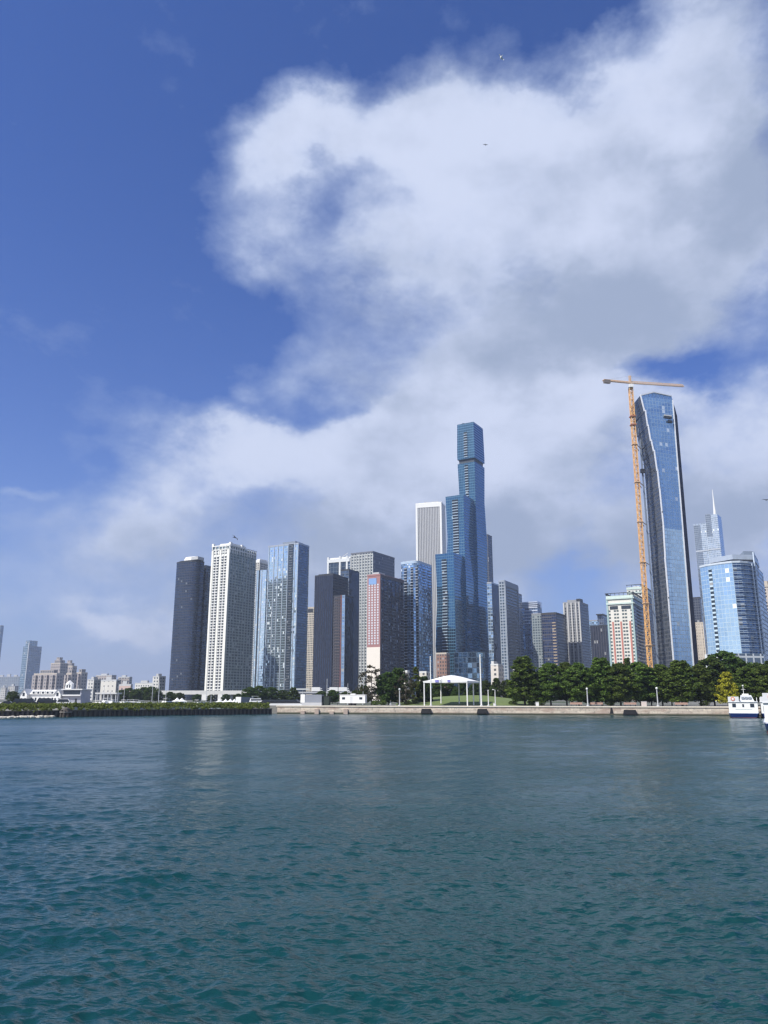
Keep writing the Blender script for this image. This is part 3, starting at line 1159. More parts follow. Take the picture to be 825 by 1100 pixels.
Y = 1020
pl = fp((556.5, 647), (577, 645.3), (581.5, 646), Y, 28)
z1 = zt(652, Y)
rt = tower('glass_tower', 'pale glass tower crowned by an open frame of level white bars', pl, z1, facade('silver blue glass', 2.6, 3.4, (.42, .55, .74), (.2, .27, .4), .16, .22, metal=.85, var=.5, jit=.05, big=.6), LGS, parapet=0)
mb = MB()
ln = (pl[1] - pl[0]).length
zz = zt(645.3, Y)
for z in frange(z1 + 1.2, zz, 2.6):
    for (p, q) in ((pl[0], pl[1]), (pl[1], pl[2]), (pl[3], pl[0])):
        ledges(mb, p, q, [z], 1.0, .4, back=.6)
mb.build('crown_bar', plain('pale blue bar', (.55, .6, .7), .5), rt)
MB().prism(inset(pl, .9), z1, zz - 2).build('crown_glass', plain('crown grey glass', (.3, .36, .46), .3), rt)
mb = MB()
ledges(mb, pl[0], pl[1], frange(z1 - 22, z1, 4.2), 1.2, .6)
mb.build('storey_band', MATS['pale blue bar'], rt)
Y = 965
pl = fp((571, 661), (581, 659.5), (584, 660.5), Y, 28)
tower('slab_tower', 'lower greenish grey block in front of the pale glass tower with bars', pl, zt(659.5, Y), facade('grey green grid', 3.2, 3.3, (.1, .13, .16), (.24, .28, .29), .35, .4, metal=.5), parapet=1)

Y = 905
pl = fp((581.6, 661), (597.4, 659.5), (608, 662), Y, 30)
z1 = zt(659.5, Y)
rt = tower('dark_tower', 'squat dark blue tower with tan upright strips, between glass and grey striped towers', pl, z1, facade('navy window wall', 2.4, 3.4, (.025, .05, .13), (.05, .055, .07), .2, .3, metal=.7, var=.4, blind=.01), facade('charcoal brown side', 3, 3.4, (.04, .045, .06), (.075, .075, .09), .3, .35, metal=.4, blind=.0), parapet=2, pmat=plain('brown black trim', (.04, .038, .04), .6), pent=(.2, .8, .2, .7), pentmat=DARK, penth=3)
ln = (pl[1] - pl[0]).length
mb = MB()
ledges(mb, pl[0], pl[1], frange(BASE + 6, z1 - 8, 3.4), 1.3, .3, u0=ln * .7, u1=ln * .93)
mb.build('tan_panel', plain('tan panel', (.36, .28, .2), .7), rt)
mb = MB()
ledges(mb, pl[0], pl[1], frange(BASE + 6, z1 - 3, 6.8), .6, .25, u0=0, u1=ln * .68)
mb.build('storey_band', plain('brown band', (.12, .11, .1), .6), rt)

Y = 955
pl = fp((605, 649), (622.6, 647), (631.8, 650.5), Y, 30)
z1 = zt(647, Y)
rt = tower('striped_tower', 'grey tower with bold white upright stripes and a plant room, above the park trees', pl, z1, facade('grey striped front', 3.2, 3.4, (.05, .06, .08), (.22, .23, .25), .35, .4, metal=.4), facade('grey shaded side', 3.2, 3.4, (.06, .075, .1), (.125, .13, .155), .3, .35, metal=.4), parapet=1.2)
ln = (pl[1] - pl[0]).length
mb = MB()
fins(mb, pl[0], pl[1], [ln * k for k in (.03, .25, .49, .75, .96)], 1.7, .8, BASE, z1)
mb.build('pier', plain('whitish pier', (.5, .5, .49), .7), rt)
MB().prism(sub(pl, .2, .75, .1, .7), z1, zt(643.5, Y)).build('penthouse', GREY, rt)
mb = MB()
mb.prism(sub(pl, .7, .95, .2, .5), z1 + .01, z1 + 5.5)
mb.build('plant_room', DARK, rt)

Y = 1180
tower('glass_tower', 'small pale blue glass tower peeping above the flat dark slab', fp((631.5, 668), (641.5, 666.5), (643.5, 667.5), Y, 28), zt(666.5, Y), facade('peep glass', 3, 3.5, (.42, .58, .72), (.3, .4, .5), .1, .2, metal=.85), parapet=1)
Y = 1260
pl = fp((641.5, 661), (648, 659.5), (654, 661), Y, 28)
rt = tower('dark_tower', 'slate tower with overhanging flat roof behind the flat dark slab', pl, zt(660.5, Y), facade('slate peep wall', 3, 3.5, (.1, .13, .19), (.12, .14, .19), .2, .3), parapet=0)
MB().prism(inset(pl, 1.2), zt(660.5, Y) + .01, zt(659.5, Y)).build('roof_overhang', DARK, rt)
Y = 905
pl = fp((634, 673), (651.5, 671.8), (655, 673), Y, 28)
rt = tower('dark_tower', 'flat topped charcoal slab left of the white and red building', pl, zt(672, Y), facade('charcoal slab wall', 2.8, 3.4, (.03, .035, .055), (.055, .058, .08), .3, .0, metal=.4, blind=.02), parapet=.8, pmat=DARK)
us, L = seg_us(pl[0], pl[1], 2.8)
mb = MB()
fins(mb, pl[0], pl[1], us, .5, .4, BASE, zt(672, Y))
mb.build('fin', MATS['black fin'], rt)

# ---------------------------------------------------------------- white building with red stripes
Y = 720
pl = fp((650.8, 641), (679.7, 640.5), (691, 643.5), Y, 28)
z1 = zt(642, Y)
CR = plain('cream white wall', (.7, .68, .62), .7, var=.06)
rt = tower('condominium', 'cream white building with three red upright stripes and a pale green roof terrace', pl, z1, CR, facade('shade darkened condo side', 3.4, 3.2, (.05, .06, .08), (.1, .11, .135), .4, .35, metal=.5, var=.5), parapet=0)  # dark side colour carries the shade of the face turned from the sun
ln = (pl[1] - pl[0]).length
zr = zt(667, Y)
for u in (.2, .5, .83):
    mb = MB()
    fins(mb, pl[0], pl[1], [ln * u], 1.5, .35, BASE, zr)
    mb.build('red_pier', plain('salmon red pier', (.5, .2, .16), .7), rt)
mb = MB()
fins(mb, pl[0], pl[1], [ln * .03, ln * .96], 1.6, .5, BASE, z1)
mb.build('corner_glass', plain('pale green glass', (.42, .56, .54), .25, metal=.3), rt)
GRN = plain('pale green parapet', (.55, .66, .62), .5)
mb = MB()
for (p, q) in ((pl[0], pl[1]), (pl[1], pl[2])):
    ledges(mb, p, q, [z1 - 5.5, z1 - .6], 1.4, .9)
    ledges(mb, p, q, [z1 + .81], 2.0, .3)
mb.build('crown', GRN, rt)
mb = MB()
for (p, q) in ((pl[0], pl[1]), (pl[1], pl[2]), (pl[3], pl[0])):
    us, L = seg_us(p, q, 4.2, .6)
    fins(mb, p, q, us, .35, .3, z1 + 2.8, z1 + 5)
    ledges(mb, p, q, [z1 + 5], .35, 1.1, back=.9)
mb.build('trellis', DARK, rt)
zs = frange(BASE + 8, z1 - 11, 3.2)
wcol_ = [.1, .3, .4, .6, .7, .91]
window_parts(rt, pl[0], pl[1], [ln * u for u in wcol_], zs[::-1], 1.9, 1.6, plain('olive window glass', (.1, .13, .13), .12, var=.4))
mb = MB()
ledges(mb, pl[0], pl[1], [z1 - 10], 3.0, .3, u0=ln * .12, u1=ln * .42)
ledges(mb, pl[0], pl[1], [z1 - 10], 3.0, .3, u0=ln * .55, u1=ln * .9)
mb.build('attic_window', DGLASS, rt)
L = (pl[2] - pl[1]).length
mb = MB()
ledges(mb, pl[1], pl[2], frange(BASE + 6, z1 - 6, 3.2), .5, .9, u0=L * .3, u1=L * .7)
mb.build('balcony', plain('grey balcony', (.2, .21, .24), .6), rt)

Y = 800
pl = fp((673, 632.5), (689, 631), (701, 634), Y, 28)
z1 = zt(632, Y)
rt = tower('condominium', 'pale green topped twin of the red striped building, half behind the crane mast', pl, z1, facade('twin cream wall', 3.6, 3.2, (.08, .1, .11), (.6, .6, .56), .5, .45, metal=.3), facade('twin shade darkened side', 3.4, 3.2, (.05, .06, .08), (.1, .11, .135), .4, .35, metal=.5, var=.5), parapet=1.8, pmat=GRN)  # side wall darkened in its colour to stand for shade
mb = MB()
for (p, q) in ((pl[0], pl[1]), (pl[1], pl[2])):
    ledges(mb, p, q, [z1 - 4.5], 1.2, .8)
mb.build('crown', GRN, rt)
mb = MB()
for (p, q) in ((pl[0], pl[1]), (pl[1], pl[2])):
    us, L = seg_us(p, q, 4.2, .6)
    fins(mb, p, q, us, .35, .3, z1 + 1.8, z1 + 4)
    ledges(mb, p, q, [z1 + 4], .35, 1.1, back=.9)
mb.build('trellis', DARK, rt)
MB().prism(sub(pl, .3, .7, .2, .7), z1, z1 + 4.5).build('penthouse', OFFW, rt)

# ---------------------------------------------------------------- leaning glass skyscraper under construction
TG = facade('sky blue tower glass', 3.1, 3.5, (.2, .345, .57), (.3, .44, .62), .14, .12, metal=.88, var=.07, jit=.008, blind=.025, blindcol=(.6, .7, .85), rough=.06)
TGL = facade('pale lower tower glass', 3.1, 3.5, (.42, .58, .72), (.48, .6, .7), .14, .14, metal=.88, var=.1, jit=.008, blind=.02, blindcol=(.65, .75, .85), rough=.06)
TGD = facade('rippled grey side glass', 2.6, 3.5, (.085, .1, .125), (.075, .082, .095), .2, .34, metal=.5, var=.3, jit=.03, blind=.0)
root = thing('glass_skyscraper', (at(725, 740, 655).x, 665, BASE), 'tall tapering sky blue glass skyscraper with white stepped edges, beside the orange crane', 'skyscraper')
Yc, Yr, Yl, Yb = 640.0, 650.0, 668.0, 690.0
cpts = [(687.6, 429.5), (693.0, 442), (695.8, 458), (699.2, 474), (702.4, 485), (706.0, 506), (708.4, 525), (711.0, 551), (712.7, 567), (714.2, 600), (717.9, 643), (723.2, 711)]
czs = [at(*p, Yc) for p in cpts]
czz = [p.z for p in czs][::-1]
czx = [p.x for p in czs][::-1]
topz = zt(425.5, Yr)


def corner(z):
    return Vector((float(np.interp(z, czz, czx)), Yc))


def lerp2(p0, p1, z):
    t = (z - p0.z) / (p1.z - p0.z)
    return Vector((p0.x + (p1.x - p0.x) * t, p0.y + (p1.y - p0.y) * t))


r0, r1 = at(744.6, 711, Yr), at(722, 425.5, Yr)
l0, l1 = at(707.6, 711, Yl), at(687.0, 431, Yl)
b0, b1 = at(750.3, 711, Yb), at(726.6, 437, Yb)
tiers = [BASE] + [czs[k].z for k in range(len(czs) - 1, -1, -1)][1:-1] + [topz - 4.0]
front, frontlow, side, back, trim = MB(), MB(), MB(), MB(), MB()
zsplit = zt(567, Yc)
for a, b in zip(tiers, tiers[1:]):
    # each tier is straight; its edge steps in at the next
    ca0, ca1 = corner(a), corner(b)
    step = (ca0 - ca1) * .36
    Ca, Cb = ca0 - step * .5, ca1 + step * .5
    Ra, Rb = lerp2(r0, r1, a), lerp2(r0, r1, b)
    La, Lb = lerp2(l0, l1, a), lerp2(l0, l1, b)
    Ba, Bb = lerp2(b0, b1, a), lerp2(b0, b1, b)
    if Lb.x > Cb.x - .3:
        Lb.x = Cb.x - .3
    if La.x > Ca.x - .3:
        La.x = Ca.x - .3
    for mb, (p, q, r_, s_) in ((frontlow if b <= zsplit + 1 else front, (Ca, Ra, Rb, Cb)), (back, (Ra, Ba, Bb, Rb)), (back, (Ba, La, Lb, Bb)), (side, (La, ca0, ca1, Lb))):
        w, w2 = (q - p).length, (r_ - s_).length
        mb.face([(*p, a), (*q, a), (*r_, b), (*s_, b)], [(-w, a), (0, a), (0, b), (-w2, b)])
    pass
    trim.bar((Ca.x, Ca.y - .4, a), (Cb.x, Cb.y - .4, b), 1.0)
    nx = corner(min(b + 1, topz)) + (ca0 - ca1) * 0
    trim.bar((Cb.x + .0, Cb.y - .4, b), (Cb.x - step.x * -.0 - (step.x) * .0 + .0, Cb.y - .4, b + 1.2), 1.0)
    trim.bar((Ra.x, Ra.y - .4, a), (Rb.x, Rb.y - .4, b), .9)
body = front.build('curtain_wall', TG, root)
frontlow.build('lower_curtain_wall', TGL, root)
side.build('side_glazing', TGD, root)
back.build('rear_glazing', plain('matt navy cladding', (.018, .024, .045), .8, spec=.08), root)
trim.build('edge_trim', plain('white edge metal', (.72, .74, .78), .4), root)
zT = topz - 4
pA, pB, pC = corner(zT) + Vec2(.6, .3), lerp2(r0, r1, zT) + Vec2(-.3, .6), lerp2(b0, b1, zT) + Vec2(-1, -1)
pD = lerp2(l0, l1, zT)
cr = MB()
mid = pA + (pB - pA) * .42
cr.face([(*pA, zT), (*pB, zT), (*pB, topz + 0.0), (*mid, topz + 1.2), (*pA, zT + .6)], [(0, 0), (26, 0), (26, 4), (10, 5), (0, 1)])
cr.face([(*pA, zT + .6), (*mid, topz + 1.2), (*(mid + (pC - pB) * .6), topz + 2.5), (*pD, zT + 1)])
cr.face([(*mid, topz + 1.2), (*pB, topz), (*pC, topz), (*(mid + (pC - pB) * .6), topz + 2.5)])
cr.face([(*pB, zT), (*pC, zT), (*pC, topz), (*pB, topz)])
cr.build('crown', TG, root)
mb = MB()
mb.bar((*(pA + Vec2(0, -.3)), zT + .8), (*(mid + Vec2(0, -.3)), topz + 1.5), 1.3)
mb.bar((*(mid + Vec2(0, -.3)), topz + 1.5), (*(pB + Vec2(0, -.3)), topz + .3), .9)
mb.build('crown_rim', MATS['white edge metal'], root)
for (xa, xb, ya, yb) in ((713.2, 722.6, 447.0, 449.2), (717.8, 723.4, 451.3, 453.4)):
    Yf = Yr - 3.2
    A, B_ = at(xa, yb, Yf), at(xb - 1, yb, Yf + 1.5)
    mb = MB()
    mb.prism([(A.x, A.y - 1.2), (B_.x, B_.y - .4), (B_.x, B_.y + 2), (A.x, A.y + 2)], A.z, zt(ya, Yf))
    mb.build('open_storey', DARK, root)
    if xa < 715:
        mb = MB()
        mb.prism([(A.x, A.y - 1.4), (B_.x, B_.y - .6), (B_.x, B_.y + 2), (A.x, A.y + 2)], zt(ya, Yf) + .01, zt(ya - 1.3, Yf))
        mb.build('terrace_screen', OFFW, root)

# hoist up the left side
root = thing('construction_hoist', (at(706, 740, 662).x, 662, BASE), 'thin blue grey hoist track climbing the dark left side of the tapering skyscraper', 'hoist')
h0, h1 = at(706.5, 711, 662), at(685.2, 446, 662)
MB().tube((h0.x, 662, BASE), (h1.x, 662, h1.z), .9, n=4).build('mast', plain('blue grey steel', (.25, .3, .38), .5, metal=.3), root)
mb = MB()
for k in range(24):
    z = BASE + 6 + (h1.z - 12) * k / 23
    p = lerp2(h0, h1, z)
    mb.bar((p.x, 662, z), (p.x + 3.2, 667, z), .3)
mb.build('tie', STEEL, root)
p = at(690, 506.5, 661)
MB().box(p.x - 2.0, p.x + 1.8, 658.5, 661.2, p.z - 1.6, p.z + 1.9).build('cage', DARK, root)

# ---------------------------------------------------------------- tower crane
Yk = 645.0
CO = plain('crane orange paint', (.8, .46, .17), .5, var=.12)
CP_ = plain('crane weathered jib', (.68, .46, .27), .5, var=.1)
base = at(698.3, 716, Yk)
topc = at(677.2, 414, Yk)
bx = (base.x + topc.x) / 2
root = thing('tower_crane', (bx, Yk, BASE), 'orange lattice tower crane with a long level jib, left of the tapering skyscraper', 'crane')


def mastx(z):
    return base.x + (topc.x - base.x) * (z - base.z) / (topc.z - base.z)


def lattice(mb, f, z0, z1, w, seg, r, taper=None):
    z = z0
    k = 0
    while z < z1 - .1:
        zz = min(z + seg, z1)
        a, b = f(z), f(zz)
        cs = [(-w, -w), (w, -w), (w, w), (-w, w)]
        for i in range(4):
            c, d2 = cs[i], cs[(i + 1) % 4]
            mb.bar((a[0] + c[0], a[1] + c[1], z), (b[0] + c[0], b[1] + c[1], zz), r)
            s, e = (c, d2) if k % 2 else (d2, c)
            mb.bar((a[0] + s[0], a[1] + s[1], z), (b[0] + e[0], b[1] + e[1], zz), r * .7)
            mb.bar((a[0] + c[0], a[1] + c[1], z), (a[0] + d2[0], a[1] + d2[1], z), r * .7)
        z = zz
        k += 1


mb = MB()
lattice(mb, lambda z: (mastx(z), Yk), BASE, topc.z - 3, 1.5, 3.4, .48)
mb.build('mast', CO, root)
mb = MB()
for py in (448, 457):
    z = zt(py, Yk)
    mb.box(mastx(z) - 2.4, mastx(z) + 2.4, Yk - 2.4, Yk + 2.4, z, z + 1.0)
mb.build('climbing_frame', plain('dark orange steel', (.35, .13, .06), .5), root)
for py in (477.5, 518, 560.5, 604, 648, 693):
    z = zt(py, Yk)
    mb = MB()
    mb.box(mastx(z) - 2.3, mastx(z) + 2.3, Yk - 2.3, Yk + 2.3, z - .3, z + .3)
    mb.bar((mastx(z) + 1, Yk - 1.5, z), (mastx(z) + 9.5, Yk + 12, z), .55)
    mb.bar((mastx(z) + 1, Yk + 1.5, z), (mastx(z) + 9.5, Yk + 18, z), .55)
    mb.build('tie_beam', CP_, root)
zj = zt(411.6, Yk)
J0 = Vector((topc.x, Yk, zj))


def along(px, py):
    Yq = (zj - CZ) / K(py)
    return Vector((T(px, py) * Yq, Yq, zj))


jr, jl = along(734.5, 415.3), along(647.5, 408.7)


def jib(mb, A, B_, h, w, n, r):
    d = (B_ - A).normalized()
    s = Vector((-d.y, d.x, 0))
    for k in range(n):
        a, b = A + (B_ - A) * (k / n), A + (B_ - A) * ((k + 1) / n)
        mlt = Vector((0, 0, h))
        for sgn in (-1, 1):
            mb.bar(a + s * w * sgn, b + s * w * sgn, r)
            mb.bar(a + s * w * sgn, (a + b) / 2 + mlt, r * .7)
            mb.bar((a + b) / 2 + mlt, b + s * w * sgn, r * .7)
        mb.bar(a + s * w, a - s * w, r * .6)
        if k < n - 1:
            mb.bar((a + b) / 2 + mlt, b + (b - a) / 2 + mlt, r)


mb = MB()
jib(mb, J0, jr, 1.9, .8, 20, .42)
mb.build('jib', CP_, root)
mb = MB()
jib(mb, J0, jl, 1.3, .9, 9, .5)
mb.build('counter_jib', CP_, root)
dl = (jl - J0).normalized()
sd = Vector((-dl.y, dl.x, 0))
q = jl - dl * 4
mb = MB()
mb.prism([(q - dl * 3 - sd * 1.2).xy, (q + dl * 3 - sd * 1.2).xy, (q + dl * 3 + sd * 1.2).xy, (q - dl * 3 + sd * 1.2).xy][::-1], zj - 2.2, zj + .9)
mb.build('counterweight', plain('grey ballast', (.2, .17, .15), .8), root)
mb = MB()
lattice(mb, lambda z: (topc.x, Yk), topc.z - 1.2, zt(403.6, Yk), .7, 2.2, .35)
mb.build('apex', CP_, root)
mb = MB().box(topc.x - 1.9, topc.x + 1.7, Yk - 3.2, Yk - .9, topc.z - 2.6, topc.z + .3)
mb.build('cab', WHITE, root)
MB().lathe((topc.x, Yk, topc.z - 3.2), [(0, 0), (2.0, 0), (2.0, 1.6), (0, 1.6)], 12).build('slewing_ring', DARK, root)
ap = Vector((topc.x, Yk, zt(403.8, Yk)))
MB().bar(ap, J0 + (jr - J0) * .62 + Vector((0, 0, 1.9)), .12).build('pendant', STEEL, root)
MB().bar(ap, J0 + (jl - J0) * .8 + Vector((0, 0, 1.3)), .12).build('pendant', STEEL, root)

# ---------------------------------------------------------------- right group
Y = 1010
tower('dark_tower', 'dark slate block just right of the tapering skyscraper', fp((741, 643), (751.5, 642), (757, 643), Y, 32), zt(642, Y), facade('dark slate wall', 3, 3.5, (.05, .06, .09), (.08, .09, .11), .25, .3, metal=.5), parapet=1, pmat=DARK)
Y = 900
pl = fp((744, 670), (755.5, 669), (759, 670), Y, 32)
rt = tower('stone_tower', 'low cream stone tower with upright piers in front of the dark slate block', pl, zt(669, Y), facade('cream stone wall', 2.6, 3.5, (.08, .08, .09), (.56, .5, .42), .4, .3, metal=.2), parapet=1, pmat=BEIGE)
us, L = seg_us(pl[0], pl[1], 2.6)
mb = MB()
fins(mb, pl[0], pl[1], us, .9, .5, BASE, zt(669, Y))
mb.build('pier', plain('cream stone pier', (.58, .52, .44), .8), rt)

Y = 1560
SV = facade('silver glass', 3, 4.2, (.56, .63, .7), (.5, .57, .62), .12, .18, metal=.8, var=.18, jit=.015, blind=.02, blindcol=(.75, .8, .84))
SVS = facade('silver shaded glass', 3, 4.2, (.24, .29, .35), (.26, .3, .35), .12, .2, metal=.7, var=.2, jit=.015, blind=0)
root = thing('spire_tower', (at(760, 740, Y).x, Y + 30, BASE), 'silver glass tower with a stepped top and a tall white needle spire', 'skyscraper')
pA = fp((744.6, 561), (758.6, 558), (765, 558), Y + 18, 34)
MB().prism(pA, BASE, zt(559.5, Y)).build('lower_block', SV, root)
mb = MB()
fins(mb, pA[0], pA[1], [(pA[1] - pA[0]).length * .25], (pA[1] - pA[0]).length * .5, .8, BASE, zt(561, Y))
mb.build('grey_bay', SVS, root)
pB = fp((757.4, 553), (770.4, 551.5), (774.4, 553), Y, 34)
MB().prism(pB, BASE, zt(552, Y)).build('upper_block', SV, root)
mb = MB()
fins(mb, pB[0], pB[1], [(pB[1] - pB[0]).length * .22], (pB[1] - pB[0]).length * .44, .7, zt(575, Y), zt(551.2, Y))
mb.build('grey_bay', SVS, root)
cB = sub(pB, .72, .72, .3, .3)[0]
s0 = Vector((*cB, zt(552, Y)))
sz = zt(524, Y)
MB().tube(s0, (s0.x, s0.y, s0.z + (sz - s0.z) * .35), 3.2, 2.0, 8).tube((s0.x, s0.y, s0.z + (sz - s0.z) * .35), (s0.x, s0.y, sz), 1.9, .35, 8).build('spire', WHITE, root, True)
for z_ in (590, 640):
    mb = MB()
    for p_ in (pA, pB):
        ledges(mb, p_[0], p_[1], [zt(z_, Y)], 3, 1.0)
    mb.build('storey_band', plain('silver band', (.5, .53, .56), .4, metal=.4), root)

# broad curved glass building at the right
Yg = 570.0
root = thing('glass_building', (at(785, 740, Yg).x, Yg + 20, BASE), 'broad bowed glass building, pale on the left and dark with painted reflection on the right', 'building')
fpts = [at(751.6, 607, 583).xy, at(760, 606, 575).xy, at(773, 606, 567).xy, at(786.5, 606, 561).xy]
gpts = [fpts[-1], at(795, 606, 560).xy, at(803, 606, 563).xy, at(810.6, 606, 569).xy]
backp = [at(818.5, 606, 612).xy, at(749.2, 607, 622).xy]
zg = zt(606.5, Yg)
ARC = facade('ice blue glass', 2.7, 3.3, (.7, .88, .94), (.42, .54, .6), .07, .09, metal=.9, var=.06, jit=.01, blind=.025, blindcol=(.85, .9, .92), rough=.06, big=.15)
ARD = facade('banded glass with dark reflection', 2.7, 3.3, (.07, .13, .24), (.2, .27, .36), .1, .26, metal=.8, var=.5, jit=.05, blind=.03)  # dark tone stands in for a neighbour's reflection, put into the glass colour
a, b_, d_ = MB(), MB(), MB()
u = 0
for p, q in zip(fpts, fpts[1:]):
    u = a.wall(p, q, BASE, zg, u)
u = 0
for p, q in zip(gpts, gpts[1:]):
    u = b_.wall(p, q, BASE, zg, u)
d_.wall(gpts[-1], backp[0], BASE, zg)
d_.wall(backp[0], backp[1], BASE, zg)
d_.wall(backp[1], fpts[0], BASE, zg)
allp = fpts + gpts[1:] + backp
a.build('curtain_wall', ARC, root)
b_.build('dark_reflection_wall', ARD, root)
d_.build('side_wall', facade('steel grey end wall', 4, 3.3, (.2, .25, .31), (.22, .26, .3), .2, .3, metal=.6), root)
rf = MB()
rf.face([(*p, zg) for p in allp])
rf.build('roof', ROOF, root)
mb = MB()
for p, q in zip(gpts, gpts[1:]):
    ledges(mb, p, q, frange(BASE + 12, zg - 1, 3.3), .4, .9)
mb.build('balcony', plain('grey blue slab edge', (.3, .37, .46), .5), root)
mb = MB()
for p, q in list(zip(fpts, fpts[1:])) + list(zip(gpts, gpts[1:])):
    ledges(mb, p, q, [zg - .2], 1.4, .4)
mb.build('parapet', plain('pale steel rim', (.52, .58, .64), .4), root)
us = [(fpts[1] - fpts[0]).length - 1.0]
mb = MB()
fins(mb, fpts[1], fpts[2], [1.6], 2.6, .25, BASE + 14, zg - 3)
mb.build('balcony_slot', facade('ice slot', 3, 3.3, (.04, .06, .08), (.5, .62, .7), .0, .4, metal=.3), root)
upp = [at(763, 600, 590).xy, at(787, 600, 573).xy, at(809.6, 600, 575).xy, at(814, 600, 612).xy, at(764, 600, 618).xy]
zu = zt(597.0, 578)
MB().prism(upp, zg + .02, zg + 4.5).build('recessed_storey', DGLASS, root)
MB().prism(inset(upp, 1.03), zg + 4.52, zu).build('crown', plain('silver crown', (.5, .56, .62), .35, metal=.4), root)
MB().prism([upp[2] + (upp[1] - upp[2]) * .45, upp[2], upp[3], upp[4] + (upp[3] - upp[4]) * .5], zu + .02, zt(593, 578)).build('penthouse', plain('blue grey pent', (.24, .29, .36), .5), root)
mb = MB()
fins(mb, gpts[-2], gpts[-1], [(gpts[-1] - gpts[-2]).length - .6], 1.3, .8, BASE, zt(593.5, 570))
fins(mb, gpts[-2], gpts[-1], [(gpts[-1] - gpts[-2]).length * .5], .8, 1.0, BASE, zg)
mb.build('fin', plain('pale blue fin', (.5, .58, .68), .4), root)
mb = MB()
pod = [at(757, 702, 560).xy, at(786, 702, 546).xy, at(820, 702, 552).xy, at(826, 702, 600).xy, at(760, 702, 600).xy]
mb.prism(pod, BASE, zt(703, 560))
mb.build('podium', facade('podium white frame', 6, 5, (.12, .16, .2), (.6, .63, .64), .2, .25, metal=.6), root)

Y = 815
pl = fp((811.5, 633), (829, 629), (840, 631), Y, 34)
z1 = zt(629.5, Y)
rt = tower('stone_tower', 'beige stone tower with punched windows cut by the right edge of the view', pl, z1, facade('beige punched wall', 3.4, 3.4, (.06, .06, .07), (.47, .42, .36), .5, .42, metal=.2), parapet=1.5, pmat=BEIGE)
MB().prism(sub(pl, .05, .7, .1, .7), z1, z1 + 7).build('penthouse', BEIGE, rt)

# ---------------------------------------------------------------- low buildings at the foot of the towers
Y = 760
pl = fp((468.5, 702.5), (479.5, 702), (483, 703), Y, 26)
tower('brick_building', 'low brown brick building behind the park, left of the tallest tower', pl, zt(702, Y), facade('brown brick wall', 2.6, 3.4, (.08, .08, .09), (.26, .15, .11), .5, .45, metal=.2), parapet=1, pmat=BEIGE)
Y = 700
for (L, C, Rr, lab) in (((527, 713), (535, 710), (540.5, 711), 'low cream building with a taller left end, behind the park lawn'), ((550.5, 720), (556, 719), (560, 720), 'sliver of low cream building beside the tallest park tree')):
    pl = fp(L, C, Rr, Y, 26)
    rt = tower('low_building', lab, pl, zt(C[1] + 4, Y), facade('cream low wall', 5, 4, (.1, .1, .1), (.66, .6, .53), .6, .5, metal=.2), parapet=.8, pmat=OFFW)
    MB().prism(sub(pl, .0, .35, .1, .8), zt(C[1] + 4, Y), zt(C[1], Y)).build('upper_block', OFFW, rt)
Y = 690
for (L, C, Rr, lab) in (((432, 722), (437.5, 721), (440, 722), 'small cream roof top block among the park trees, left one of two'), ((450.5, 723), (458, 722), (462, 723), 'small cream roof top block among the park trees, right one of two')):
    pl = fp(L, C, Rr, Y, 26)
    rt = tower('low_building', lab, pl, zt(C[1], Y), facade('cream small wall', 5, 4, (.1, .1, .1), (.62, .58, .5), .6, .5, metal=.2), parapet=.8, pmat=OFFW)

# ================================================================ shore
LZ = 2.6                                  # level of the promenade
A0, A1 = Vector((-35.0, 260.0)), Vector((99.5, 229.5))
ED = (A1 - A0).normalized()
NI = Vector((-ED.y, ED.x))                # inland


def S(px, b=0.0, py=757.0):
    """the spot b metres inland of the sea wall, seen along column px"""
    t = T(px, py)
    o = A0 + NI * b
    s = (t * o.y - o.x) / (ED.x - t * ED.y)
    return o + ED * s


def G3(px, b=0.0, z=LZ):
    p = S(px, b)
    return Vector((p.x, p.y, z))


ground_m, nt, bb = newmat('city ground')
g = G(nt)
pos = g.node('ShaderNodeNewGeometry', 'Position')
nt.links.new(g.mix(g.ramp(g.noise(pos, .015, 5), .42, .58), (.045, .065, .03), (.16, .155, .145)), bb.inputs['Base Color'])
P(bb, Roughness=.95)
conc, nt, bb = newmat('promenade concrete')
g = G(nt)
pos = g.node('ShaderNodeNewGeometry', 'Position')
n = g.noise(pos, .6, 5, .65)
nt.links.new(g.mix(n, (.3, .285, .26), (.46, .44, .41)), bb.inputs['Base Color'])
P(bb, Roughness=.9)
lawn_m, nt, bb = newmat('lawn turf')
g = G(nt)
pos = g.node('ShaderNodeNewGeometry', 'Position')
nt.links.new(g.mix(g.noise(pos, .25, 6, .6), (.075, .12, .03), (.15, .185, .055)), bb.inputs['Base Color'])
P(bb, Roughness=.95)

far = 13500
e1 = A0 + ED * 420
poly = [A0 + NI * .35 + ED * .3, e1 + NI * .35, Vector((far, 150)), Vector((far, far)), Vector((-far, far)), Vector((-far, 470)), Vector((-150, 470)), Vector((-62, 420)), Vector((-52, 290))]
MB().prism(poly, -1.0, LZ - .06, bottom=False).build('ground', ground_m)
tag(bpy.data.objects['ground'], kind='structure')
mb = MB()
mb.face([(*p, LZ) for p in (A0 + NI * .9, e1 + NI * .9, e1 + NI * 9, A0 + NI * 9)])
tag(mb.build('promenade', conc), kind='structure')
q = [G3(300, 9.3, LZ + .0), G3(300, 60, LZ)]

